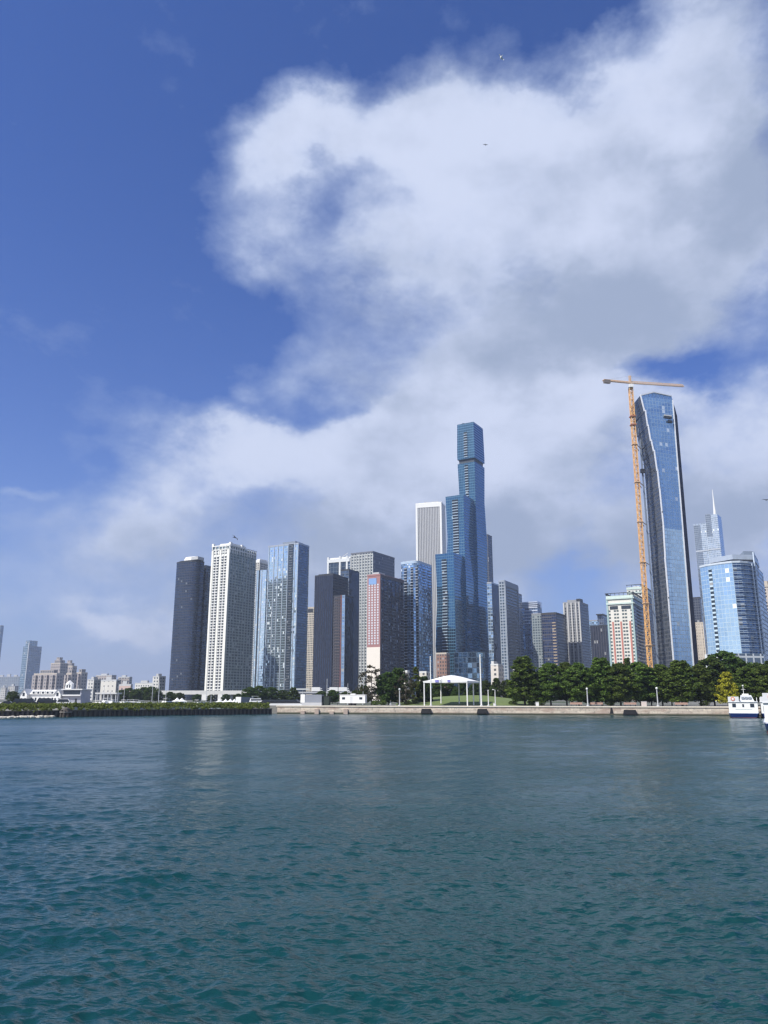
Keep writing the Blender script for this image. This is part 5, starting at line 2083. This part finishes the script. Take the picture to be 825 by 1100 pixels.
def make_car(name, col, van=False):
    rt = thing(name, (0, 0, 0), '', 'car')
    L, W_, H = (2.6, .98, 1.95) if van else (2.2, .88, 1.42)
    pts = [(-L, .35), (L, .35), (L, .85), (L * .62, .95), (L * .34, H), (-L * .8, H), (-L * .98, .95)] if van else [(-L, .3), (L, .3), (L, .72), (L * .5, .86), (L * .18, H), (-L * .55, H), (-L * .88, .9), (-L, .8)]
    mb = MB()
    mb.face([(x, -W_, z) for x, z in pts])
    mb.face([(x, W_, z) for x, z in reversed(pts)])
    for a, b in zip(pts, pts[1:] + pts[:1]):
        mb.face([(a[0], -W_, a[1]), (a[0], W_, a[1]), (b[0], W_, b[1]), (b[0], -W_, b[1])])
    mb.build('body', col, rt)
    for s in (-1, 1):
        wz0, wz1 = .98, H - .12
        mb = MB()
        q = [(L * .5, wz0), (L * .28, wz1), (-L * .72, wz1), (-L * .85, wz0)] if van else [(L * .42, wz0), (L * .15, wz1), (-L * .5, wz1), (-L * .76, wz0)]
        f = [(x, s * (W_ + .012), z) for x, z in q]
        mb.face(f if s > 0 else f[::-1])
        mb.build('window', DGLASS, rt)
    for x in (-L * .62, L * .62):
        for s in (-1, 1):
            MB().tube((x, s * (W_ + .02), .34), (x, s * (W_ - .2), .34), .34, n=12).build('wheel', BLACK, rt)
    for s in (-1, 1):
        MB().box(L - .02, L + .03, s * W_ * .7 - .15, s * W_ * .7 + .15, .6, .75).build('headlight', plain('lamp lens', (.7, .7, .68), .2), rt)
    return rt


VAN = Proto(make_car('parked_van', plain('black van paint', (.012, .014, .02), .25, var=.05), True))
CAR = Proto(make_car('parked_car', plain('dark car paint', (.02, .022, .03), .25, var=.05)))
WVAN = Proto(make_car('parked_van', plain('white van paint', (.7, .7, .7), .3, var=.05), True))
for px, pr, lab, Y, sc in ((9, CAR, 'dark car parked left of the white clubhouse, nearest the picture edge', 262, 1.0), (24, VAN, 'black van parked in front of the left gable of the clubhouse', 262, 1.15), (31, VAN, 'second black van parked close behind the first one by the clubhouse', 262, 1.15),
                       (50, VAN, 'black van parked before the right half of the clubhouse', 268, 1.2), (58, CAR, 'black car parked before the right gable of the clubhouse', 268, 1.25), (70, WVAN, 'white van parked under the shaded wing of the clubhouse', 268, 1.1)):
    q = at(px, 757, Y)
    pr.place((q.x, Y, 2.62), R(14), sc, lab, 'vehicles parked by the clubhouse')
for k, px in enumerate((289, 297, 304, 311, 317)):
    q = S(px, 22)
    CAR.place((q.x, q.y, LZ), R(-13), 1.3, f'dark car in the line left of the container, {ORD[k]} from the left', 'dark cars left of the container')

# bins, boxes, benches
for px, b, lab, w, h in ((577.2, 3, 'small white box on the wall edge under the park trees', .95, 1.15), (691.8, 3, 'pale utility cabinet left of the right hand lamp post', 1.5, 1.35), (531, 5, 'low pale grey bin beside the slim lamp post', .6, .8)):
    rt, p, rz = on_wall(px, b, 'utility_cabinet', lab, 'cabinet')
    MB().box(-w / 2, w / 2, -.35, .35, .06, h).build('body', OFFW if w != 1.5 else plain('pinkish cabinet', (.55, .48, .44), .7), rt)
    MB().box(-w / 2 - .06, w / 2 + .06, -.41, .41, h + .002, h + .1).build('lid', LGREY, rt)
    MB().box(-w / 2 - .02, w / 2 + .02, -.37, .37, 0, .058).build('plinth', GREY, rt)
    rt.location = (p.x, p.y, LZ)
    rt.rotation_euler.z = rz
tim = plain('pinkish timber', (.36, .24, .19), .8)
bn = thing('park_bench', (0, 0, 0), '', 'bench')
MB().box(-1.6, 1.6, -.25, .3, .42, .5).build('seat', tim, bn)
MB().box(-1.6, 1.6, .3, .38, .5, .95).build('backrest', tim, bn)
for x in (-1.3, 0, 1.3):
    MB().box(x - .08, x + .08, -.2, .28, 0, .418).build('leg', DARK, bn)
BN = Proto(bn)
for k, px in enumerate((619, 641, 677, 732)):
    q = S(px, 5)
    BN.place((q.x, q.y, LZ), math.atan2(ED.y, ED.x), 1.15, ['pinkish park bench left of the left lamp post', 'pinkish park bench just right of the left lamp post', 'pinkish park bench above the black fender in the sea wall', 'pinkish park bench right of the right lamp post'][k], 'benches along the promenade')

# person by the trees
p = S(419.6, 4.5)
me = bpy.data.meshes.new('person')
J = [((0, 0, .95), .15), ((0, 0, 1.2), .16), ((0, 0, 1.42), .15), ((0, 0, 1.52), .06), ((0, -.02, 1.66), .1), ((0, -.01, 1.76), .07),
     ((-.1, 0, .88), .1), ((-.11, -.02, .48), .07), ((-.11, .02, .08), .05), ((-.11, -.14, .04), .045),
     ((.1, 0, .88), .1), ((.12, .03, .48), .07), ((.13, .06, .08), .05), ((.13, -.1, .04), .045),
     ((-.2, 0, 1.4), .065), ((-.25, .02, 1.12), .05), ((-.22, -.12, .9), .035), ((.2, 0, 1.4), .065), ((.25, .02, 1.12), .05), ((.24, -.08, .88), .035)]
E = [(0, 1), (1, 2), (2, 3), (3, 4), (4, 5), (0, 6), (6, 7), (7, 8), (8, 9), (0, 10), (10, 11), (11, 12), (12, 13), (2, 14), (14, 15), (15, 16), (2, 17), (17, 18), (18, 19)]
me.from_pydata([j[0] for j in J], E, [])
ob = bpy.data.objects.new('person', me)
COL.objects.link(ob)
sk = ob.modifiers.new('skin', 'SKIN')
for v, j in zip(me.skin_vertices[0].data, J):
    v.radius = (j[1], j[1])
me.skin_vertices[0].data[0].use_root = True
ob.modifiers.new('sub', 'SUBSURF').levels = 1
ob.modifiers['sub'].render_levels = 2
pm, nt, bb = newmat('person colours')
g = G(nt)
oz = g.sep(g.node('ShaderNodeTexCoord', 'Object'))[2]
c1 = g.mix(g.m('GREATER_THAN', oz, .92), (.6, .62, .66), (.03, .05, .055))
c1 = g.mix(g.m('GREATER_THAN', oz, 1.53), c1, (.42, .3, .23))
nt.links.new(c1, bb.inputs['Base Color'])
P(bb, Roughness=.8)
me.materials.append(pm)
ob.location = (p.x, p.y, LZ)
tag(ob, 'person in a dark top and pale trousers standing on the promenade left of a lamp', 'person')
mb = MB()
mb.lathe((0, -.005, 1.66), [(0, .135), (.075, .115), (.112, .05), (.105, -.01), (0, -.012)], 12)
h = mb.build('hair', plain('dark hair', (.03, .022, .018), .7))
h.parent = ob

# ---------------------------------------------------------------- white clubhouse
Y = 345
gz = 2.55


def ax(px, Yq=Y, py=748):
    return T(px, py) * Yq


root = thing('clubhouse', (ax(47), Y + 5, gz), 'white two storey clubhouse with gables, dormers and a small cupola, behind the breakwater', 'clubhouse')
CW = plain('white clubhouse paint', (.8, .8, .77), .6, var=.05)
x0, x1 = ax(27), ax(66)
zev, zri = zt(745.5, Y), zt(740.8, Y)
MB().box(x0, x1, Y, Y + 11, gz, zev).build('wall', CW, root)
mb = MB()
for s, (ya, yb) in enumerate(((Y - .5, Y + 5.5), (Y + 11.5, Y + 5.5))):
    f = [(x0 - .4, ya, zev - .1), (x1 + .4, ya, zev - .1), (x1 + .4, yb, zri), (x0 - .4, yb, zri)]
    mb.face(f if s == 0 else f[::-1])
for x in (x0 - .3, x1 + .3):
    mb.face([(x, Y, zev), (x, Y + 11, zev), (x, Y + 5.5, zri)])
mb.build('roof', plain('white roof', (.7, .7, .68), .6, var=.05), root)
for (ca, cb) in ((24.5, 31.5), (60.5, 67.5)):
    a, b = ax(ca), ax(cb)
    m_ = (a + b) / 2
    mb = MB()
    zg = zt(740.3, Y)
    mb.box(a, b, Y - 2.5, Y + 1, gz, zev - .3)
    mb.face([(a, Y - 2.5, zev - .3), (b, Y - 2.5, zev - .3), (m_, Y - 2.5, zg)])
    gb = mb.build('gable', CW, root)
    mb = MB()
    mb.face([(a - .3, Y - 2.8, zev - .5), (m_, Y - 2.8, zg + .1), (m_, Y + 5, zg + .1), (a - .3, Y + 5, zev - .5)])
    mb.face([(m_, Y - 2.8, zg + .1), (b + .3, Y - 2.8, zev - .5), (b + .3, Y + 5, zev - .5), (m_, Y + 5, zg + .1)])
    mb.build('gable_roof', MATS['white roof'], gb)
    MB().box(m_ - .45, m_ + .45, Y - 2.56, Y - 2.45, zev - .9, zev + .5).build('window', DGLASS, gb)
    for dx in (-.8, .8):
        MB().box(m_ + dx - .35, m_ + dx + .35, Y - 2.56, Y - 2.45, gz + 1.0, gz + 2.4).build('window', DGLASS, gb)
for px in (36, 41, 46, 51, 56):
    x = ax(px)
    mb = MB()
    mb.box(x - .75, x + .75, Y - .2, Y + 3.5, zev - .2, zev + 1.25)
    dm = mb.build('dormer', CW, root)
    MB().box(x - .42, x + .42, Y - .26, Y - .15, zev + .15, zev + 1.0).build('window', DGLASS, dm)
for px in (34, 38.5, 43, 47.5, 52, 56.5):
    x = ax(px)
    MB().box(x - .35, x + .35, Y - .06, Y + .05, gz + 1.2, gz + 2.6).build('window', DGLASS, root)
xa, xb = ax(68), ax(88)
zt2 = zt(741, Y)
MB().box(xa, xb, Y - 1, Y + 10, gz, zt2).build('wing', plain('shade tinted wing wall', (.36, .37, .42), .7), root)  # the wing's shade is mixed into its wall colour
mb = MB().box(xa - .5, xb + .5, Y - 1.6, Y + 10.5, zt2 + .002, zt2 + .4)
mb.build('wing_roof', WHITE, root)
mb = MB().box(xa + .3, xb - .6, Y - 1.08, Y - .95, zt2 - 1.9, zt2 - .3)
mb.build('window_band', DGLASS, root)
MB().box(xa, xb, Y - 1.9, Y - 1.1, zt2 - 2.6, zt2 - 2.1).build('deck', WHITE, root)
for x in (xa + 3, xa + 6):
    MB().box(x - .4, x + .4, Y - 1.1, Y - .98, gz + .2, gz + 2.2).build('door', DARK, root)
xc = ax(71.5)
mb = MB().box(xc - 1.3, xc + 1.3, Y + 1, Y + 3.6, zt2 + .41, zt2 + 2.6)
cu = mb.build('cupola', CW, root)
MB().lathe((xc, Y + 2.3, zt2 + 2.6), [(0, 0), (1.9, 0), (0, 1.6)], 4).build('cupola_roof', MATS['white roof'], cu)
for dx in (-.55, .55):
    MB().box(xc + dx - .3, xc + dx + .3, Y + .94, Y + 1.05, zt2 + .9, zt2 + 2.1).build('window', DGLASS, cu)
MB().tube((xc - 4.5, Y - 2, gz), (xc - 4.5, Y - 2, zt(737, Y)), .1, .05, 6).build('flag_mast', WHITE, root)
# marina ground beneath clubhouse
mb = MB()
mb.prism([Vector((-260, 235)), b2 + Vector((-10, 24)), b2 + Vector((20, 60)), Vector((ax(92), Y - 20)), Vector((ax(92), Y + 130)), Vector((-420, Y + 130)), Vector((-420, 235))], -1, 2.52, bottom=False)
tag(mb.build('quay', conc), kind='structure')

# marina shed with flat white canopy
Ys = 480
root = thing('boat_shed', (ax(113, Ys), Ys, 2.5), 'low open shed with a flat white roof on posts, behind the marina boats', 'shed')
a, b = ax(102, Ys), ax(125, Ys)
zr = zt(745.6, Ys)
MB().box(a, b, Ys, Ys + 10, zr, zr + .9).build('roof', OFFW, root)
for k in range(6):
    x = a + .5 + (b - a - 1) * k / 5
    MB().box(x - .2, x + .2, Ys + .3, Ys + .7, 2.5, zr - .002).build('post', OFFW, root)
MB().box(a + 1, b - 1, Ys + 8, Ys + 9, 2.5, zr - .002).build('wall', GREY, root)

# white tents, container
def tent(px, ytop, Yq, w, lab, col=WHITE):
    q = at(px, ytop, Yq)
    rt = thing('tent', (q.x, Yq, LZ), lab, 'tent', 'tents and covers behind the breakwater')
    eh = LZ + (q.z - LZ) * .45
    mb = MB()
    mb.lathe((q.x, Yq, LZ), [(w * .72, eh - LZ), (w * .3, (eh - LZ) * 1.45), (0, q.z - LZ)], 4)
    mb.build('canopy', col, rt)
    for sx in (-1, 1):
        for sy in (-1, 1):
            MB().tube((q.x + sx * w * .48, Yq + sy * w * .48, LZ), (q.x + sx * w * .48, Yq + sy * w * .48, eh + .05), .09).build('pole', WHITE, rt)
    mb = MB()
    mb.box(q.x - w * .45, q.x + w * .45, Yq + w * .3, Yq + w * .34, LZ, eh)
    mb.build('back_panel', col, rt)


tent(190.5, 749.3, 300, 3.0, 'peaked white tent behind the breakwater, left one of a close pair')
tent(195.5, 749.6, 300, 3.0, 'peaked white tent behind the breakwater, right one of a close pair')
for k, px in enumerate((236, 242.5, 247.5, 252)):
    tent(px, 750.4 + .2 * (k % 2), 300, 2.1, f'small pale tent left of the white and grey container, {ORD[k]} of four')
Yq = 290
q0, q1, q2 = at(253.5, 752, Yq), at(259, 752, Yq - 1), at(272.5, 752, Yq + 2)
pl = fp((253.2, 752), (259, 752), (272.7, 752), Yq, 22)
root = thing('storage_container', (q1.x, Yq, LZ), 'white fronted container with a long grey side, behind the breakwater shrubs', 'container')
MB().prism(pl, LZ, zt(748.8, Yq), sides=[1, 2, 3]).build('body', plain('grey container side', (.24, .26, .3)), root)
MB().prism(sub(pl, 0, 1, -.004, .01), LZ + .01, zt(748.8, Yq) + .05, bottom=False).build('end_panel', WHITE, root)
mb = MB()
us, L = seg_us(pl[1], pl[2], .6)
fins(mb, pl[1], pl[2], us, .12, .06, LZ, zt(748.8, Yq) - .1)
mb.build('ribs', plain('grey container side', (.24, .26, .3)), root)

# ---------------------------------------------------------------- marina boats


def boat_hull(mb, L, B, H, z=0.0):
    """a pointed hull with a flat transom, bow along +x"""
    n = 8
    low, up = [], []
    for k in range(n + 1):
        t = k / n
        w = B / 2 * (1 - max(0, (t - .35) / .65) ** 2.2)
        up.append((-L / 2 + L * t, w, z + H * (.85 + .3 * t * t)))
        low.append((-L / 2 + L * .93 * t, w * .72, z - .3))
    for s in (1, -1):
        for k in range(n):
            f = [(low[k][0], s * low[k][1], low[k][2]), (low[k + 1][0], s * low[k + 1][1], low[k + 1][2]), (up[k + 1][0], s * up[k + 1][1], up[k + 1][2]), (up[k][0], s * up[k][1], up[k][2])]
            mb.face(f[::-1] if s > 0 else f)
    mb.face([(u[0], u[1], u[2]) for u in up][::-1] + [(u[0], -u[1], u[2]) for u in up])
    mb.face([(low[0][0], low[0][1], low[0][2]), (low[0][0], -low[0][1], low[0][2]), (up[0][0], -up[0][1], up[0][2]), (up[0][0], up[0][1], up[0][2])])


HULL = plain('white hull gelcoat', (.74, .75, .75), .25, var=.04)
BLUEC = plain('blue sail cover', (.03, .06, .16), .8)
sb = thing('sailboat', (0, 0, 0), '', 'sailboat')
mb = MB()
boat_hull(mb, 10, 3.1, 1.1)
mb.build('hull', HULL, sb)
MB().frustum([(-1.5, -.9), (2.4, -.7), (2.4, .7), (-1.5, .9)], 1.05, [(-1.3, -.75), (1.6, -.55), (1.6, .55), (-1.3, .75)], 1.75).build('cabin', WHITE, sb)
MB().tube((.9, 0, 1.2), (.9, 0, 14.0), .13, .09, 6).build('mast', plain('mast alloy', (.6, .61, .62), .4, metal=.3), sb)
MB().tube((.9, 0, 2.3), (-3.6, 0, 2.4), .2, .16, 6).build('furled_sail', BLUEC, sb)
MB().bar((.9, -.9, 8.5), (.9, .9, 8.5), .08).build('spreader', STEEL, sb)
mt = thing('motorboat', (0, 0, 0), '', 'motorboat')
mb = MB()
boat_hull(mb, 9, 3.2, 1.4)
mb.build('hull', HULL, mt)
MB().frustum([(-3.2, -1.3), (2.0, -1.1), (2.0, 1.1), (-3.2, 1.3)], 1.3, [(-2.8, -1.15), (.9, -.9), (.9, .9), (-2.8, 1.15)], 2.6).build('cabin', WHITE, mt)
MB().frustum([(-2.95, -1.27), (1.75, -1.03), (1.75, 1.03), (-2.95, 1.27)], 1.8, [(-2.85, -1.21), (1.3, -.97), (1.3, .97), (-2.85, 1.21)], 2.3, bottom=True).build('window_band', DGLASS, mt)
MB().frustum([(-2.4, -1.0), (.2, -.8), (.2, .8), (-2.4, 1.0)], 3.4, [(-2.4, -1.0), (.2, -.8), (.2, .8), (-2.4, 1.0)], 3.5, bottom=True).build('canopy', WHITE, mt)
for x in (-2.2, 0):
    MB().tube((x, 0, 2.6), (x, 0, 3.4), .07).build('canopy_post', STEEL, mt)
SB, MT = Proto(sb), Proto(mt)
spx = [(86, 736), (90.5, 740), (97, 733), (99.8, 738), (106, 741), (112, 737), (121, 742), (128, 735), (134, 740), (166, 733), (171.5, 738), (173, 731), (180, 741), (223, 741), (228, 746)]
random.seed(21)
for k, (px, yt) in enumerate(spx):
    Yq = 372 + 30 * random.random() + (0 if px < 150 else -40)
    x = T(px, 750) * Yq
    s = (zt(yt, Yq) - 0.0) / 14.0
    SB.place((x - .9, Yq, 0.0), R(random.choice([80, 95, 100, -85])), (1, 1, s), f'small white sailboat with a bare mast, {ORD[k]} from the left in the marina', 'sailboats moored behind the breakwater')
mpx = [94, 103, 109, 116, 118.5, 125, 131, 137, 143, 149, 154, 176, 182, 216, 277]
for k, px in enumerate(mpx):
    Yq = 352 + 26 * random.random()
    if px > 200:
        Yq = 285
    x = T(px, 752) * Yq
    MT.place((x, Yq, LZ - .1 if px > 270 else .8 if px < 200 else 1.0), R(random.choice([15, 170, 160, 8, 60, 120])), random.uniform(.85, 1.2), f'small white motorboat, {ORD[k]} from the left in the marina', 'motorboats moored behind the breakwater')

# ---------------------------------------------------------------- white viaduct behind
Yv = 640
root = thing('viaduct', (T(220, 743) * Yv, Yv, LZ), 'long white road viaduct at the foot of the white tower', 'viaduct')
xa, xb = T(166, 743) * Yv, T(268, 743) * Yv
xe = T(420, 743) * Yv
z0_, z1_ = zt(745.6, Yv), zt(741.8, Yv)
MB().box(xa, xb, Yv, Yv + .5, z0_ - .3, z1_).build('parapet', plain('white concrete parapet', (.68, .67, .63), .8), root)
MB().box(xa, xe, Yv + .51, Yv + 16, z0_, z0_ + 1.4).build('deck', plain('viaduct concrete', (.36, .36, .36), .8), root)
MB().box(xb + .1, xe, Yv + .1, Yv + .5, z0_ + .8, z1_ - .9).build('guard_wall', LGREY, root)
for k in range(14):
    x = xa + 8 + (xe - xa - 16) * k / 13
    MB().box(x - .8, x + .8, Yv + 3, Yv + 10, LZ - .1, z0_ - .002).build('pier', GREY, root)
tk = thing('delivery_truck', (0, 0, 0), '', 'truck')
MB().box(-4.2, 2.0, -1.2, 1.2, .9, 3.7).build('cargo_box', WHITE, tk)
MB().frustum([(2.1, -1.1), (4.0, -1.1), (4.0, 1.1), (2.1, 1.1)], .6, [(2.1, -1.05), (3.4, -1.05), (3.4, 1.05), (2.1, 1.05)], 2.8, bottom=True).build('cab', WHITE, tk)
MB().frustum([(2.3, -1.13), (3.86, -1.13), (3.86, 1.13), (2.3, 1.13)], 1.7, [(2.3, -1.1), (3.56, -1.1), (3.56, 1.1), (2.3, 1.1)], 2.4, bottom=True).build('window', DGLASS, tk)
for x in (-2.8, 3.0):
    for s in (-1, 1):
        MB().tube((x, s * 1.2, .48), (x, s * .9, .48), .48, n=12).build('wheel', BLACK, tk)
TK = Proto(tk)
for k, (px, lab) in enumerate(((340.5, 'white truck on the viaduct left of the bare grey pole'), (356.5, 'white truck on the viaduct between the bare grey pole and the trailer'), (369.5, 'white truck on the viaduct above the middle of the white trailer'))):
    TK.place((T(px, 743) * Yv, Yv + 4, z0_ + 1.4), R(180 if k % 2 else 0), 1.1, lab, 'white trucks on the viaduct')

# ---------------------------------------------------------------- tour boats at the right
NAVY = plain('navy hull paint', (.015, .035, .15), .3, var=.05)
SAL = plain('salmon sign paint', (.62, .24, .16), .5)
REDL = plain('dark red boot stripe', (.16, .05, .06), .5)


def tour_boat(label, Wd=6.9, Ld=24):
    """bow end faces -y; origin at the waterline, middle of that end"""
    rt = thing('tour_boat', (0, 0, 0), label, 'tour boat', 'white and navy tour boats moored at the sea wall')
    h = Wd / 2
    foot = [(-h * .86, -.2), (h * .86, -.2), (h, 2.0), (h, Ld), (-h, Ld), (-h, 2.0)]
    top = [(-h * .96, -.5), (h * .96, -.5), (h * 1.05, 2.0), (h * 1.05, Ld), (-h * 1.05, Ld), (-h * 1.05, 2.0)]
    MB().frustum([(x * .97, y + .06) for x, y in foot], -.4, [(x * .98, y + .03) for x, y in foot], .16).build('boot_stripe', REDL, rt)
    MB().frustum(foot, .162, top, 1.12, bottom=True).build('hull', NAVY, rt)
    MB().frustum([(x * 1.02, y * 1.02) for x, y in top], 1.122, [(x * 1.02, y * 1.02) for x, y in top], 1.3, bottom=True).build('rub_rail', plain('pale rub rail', (.5, .53, .62), .5), rt)
    cab = [(-h, -.1), (h, -.1), (h, Ld * .95), (-h, Ld * .95)]
    w = MB().prism(cab, 1.302, 3.95).build('cabin', WHITE, rt)
    for x, ww in ((-h * .62, .85), (h * .62, .95)):
        MB().box(x - ww / 2, x + ww / 2, -.16, -.05, 2.7, 3.6).build('window', DGLASS, w)
    MB().box(-.19, .22, -.16, -.05, 2.75, 3.45).build('window', DGLASS, w)
    MB().box(-h * .55, h * .6, -.13, -.05, 2.02, 2.22).build('name_strip', plain('faded lettering strip', (.52, .56, .54), .6), w)
    for k in range(8):
        y = 2 + k * 2.6
        for s in (-1, 1):
            MB().box(min(s * h, s * (h + .06)), max(s * h, s * (h + .06)), y, y + 1.6, 2.6, 3.5).build('window', DGLASS, w)
    MB().prism([(-h * 1.03, -.3), (h * 1.03, -.3), (h * 1.03, Ld * .96), (-h * 1.03, Ld * .96)], 3.952, 4.08).build('upper_deck', plain('deck white', (.66, .67, .67), .6), rt)
    # rails with two round salmon emblems
    mb = MB()
    mb.prism([(-h * 1.0, -.2), (-h * .25, -.2), (-h * .25, -.08), (-h, -.08)], 4.082, 5.35)
    mb.build('bulwark', plain('bulwark white', (.62, .63, .64), .6), rt)
    x = -h * .66
    mb = MB()
    mb.tube((x, -.3, 4.78), (x, -.21, 4.78), .5, n=18)
    em = mb.build('emblem', SAL, rt)
    mb = MB()
    mb.tube((x, -.33, 4.78), (x, -.305, 4.78), .26, n=14)
    mb.build('emblem_centre', WHITE, em)
    # wheelhouse
    MB().frustum([(-h * .22, .6), (h * .82, .6), (h * .82, 4.5), (-h * .22, 4.5)], 4.082, [(-h * .1, 1.0), (h * .62, 1.0), (h * .62, 4.3), (-h * .1, 4.3)], 5.75).build('wheelhouse', plain('wheelhouse grey white', (.55, .57, .6), .5), rt)
    for k in range(3):
        xx = -h * .06 + k * h * .24
        MB().box(xx, xx + h * .2, .55, .7, 4.75, 5.3).build('windscreen', plain('hazy windscreen', (.25, .28, .32), .1), rt)
    MB().prism([(0, 1.2), (h * .45, 1.2), (h * .45, 3.2), (0, 3.2)], 5.752, 6.1).build('roof_box', WHITE, rt)
    mb = MB()
    mb.tube((h * .12, 1.8, 6.1), (h * .12, 1.8, 8.0), .07, .05)
    mb.bar((h * .12 - .5, 1.8, 7.2), (h * .12 + .5, 1.8, 7.2), .07)
    mb.build('mast', WHITE, rt)
    MB().lathe((h * .12, 1.8, 8.0), [(0, 0), (.2, .05), (.2, .3), (0, .35)], 10).build('mast_light', WHITE, rt)
    mb = MB()
    for k in range(9):
        for s in (-1, 1):
            mb.tube((s * h * .98, .4 + k * 2.5, 4.08), (s * h * .98, .4 + k * 2.5, 5.1), .04)
    for s in (-1, 1):
        mb.tube((s * h * .98, 0, 5.1), (s * h * .98, Ld * .9, 5.1), .045)
        mb.tube((s * h * .98, 0, 4.6), (s * h * .98, Ld * .9, 4.6), .03)
    mb.build('railing', WHITE, rt)
    return rt


Yt = 205.5
bt = tour_boat('white and navy tour boat fully in view, moored right of the yellow tree')
bt.location = (T(799.5, 770) * Yt, Yt, 0)
bt.rotation_euler.z = R(-25)
b2_ = copy_tree(bt)
b2_.location = (T(799.5, 770) * Yt + 7.0, Yt - 3.0, 0)
tag(b2_, 'second white tour boat, half hidden between its twin and the nearest hull')
b3_ = copy_tree(bt)
Y3 = 112
b3_.location = (T(822.5, 785) * Y3 + 3.9, Y3, .35)
b3_.rotation_euler.z = R(-26)
tag(b3_, 'nearest white tour boat, only its dark bow edge and white side inside the right edge')

# ---------------------------------------------------------------- gulls


def gull(px, py, Yq, span, label, bank, head, pitch=0.0, dark=False):
    p = at(px, py, Yq)
    m = plain('grey gull feathers', (.09, .09, .1), .8) if dark else plain('white gull feathers', (.75, .75, .74), .8)
    s = span / 1.2
    me = MB()
    # body, tail and wings as one skin
    sec = [(-.42, .01, .09), (-.26, .05, .05), (-.05, .085, .085), (.14, .075, .08), (.24, .05, .055), (.31, .045, .05), (.36, .012, .014)]
    n = 8
    for (x0, a0, b0), (x1, a1, b1) in zip(sec, sec[1:]):
        for k in range(n):
            t0, t1 = k * 6.2832 / n, (k + 1) * 6.2832 / n
            me.face([(x0, a0 * math.cos(t0), b0 * .7 * math.sin(t0)), (x0, a0 * math.cos(t1), b0 * .7 * math.sin(t1)), (x1, a1 * math.cos(t1), b1 * .7 * math.sin(t1)), (x1, a1 * math.cos(t0), b1 * .7 * math.sin(t0))])
    for sg in (-1, 1):
        W3 = [(.14, -.06, .03), (.19, -.02, .28 * 1), (.02, -.16, .6)]
        pts = [(.13, -.10, .05, .0), (.17, -.02, .3, .09), (.0, -.1, .62, .02)]
        for (xa, xb, ya, za), (xc_, xd, yc, zc2) in zip(pts, pts[1:]):
            for th in (.012, -.012):
                f = [(xb, sg * ya, za + th), (xa, sg * ya, za + th), (xc_, sg * yc, zc2 + th * .3), (xd, sg * yc, zc2 + th * .3)]
                me.face(f if (th > 0) == (sg > 0) else f[::-1])
    me.v = [(x * s, y * s, z * s) for x, y, z in me.v]
    o = me.build('gull', m)
    o.location = p
    o.rotation_euler = (R(bank), R(pitch), R(head))
    return tag(o, label, 'bird', 'gulls in the sky')


gull(538.5, 61.5, 70, .88, 'white gull gliding above the top edge of the big cloud', 60, 115, 15)
gull(521.5, 155.5, 110, .8, 'tiny dark gull against the bright middle of the big cloud', 20, 70, 0, True)
gull(252.5, 577.5, 95, 1.15, 'dark gull with outstretched wings just above the white tower', 40, 60, 0, True)
gull(823.5, 537, 80, .9, 'grey gull at the right edge, level with the silver spire', 5, 80, 0, True)
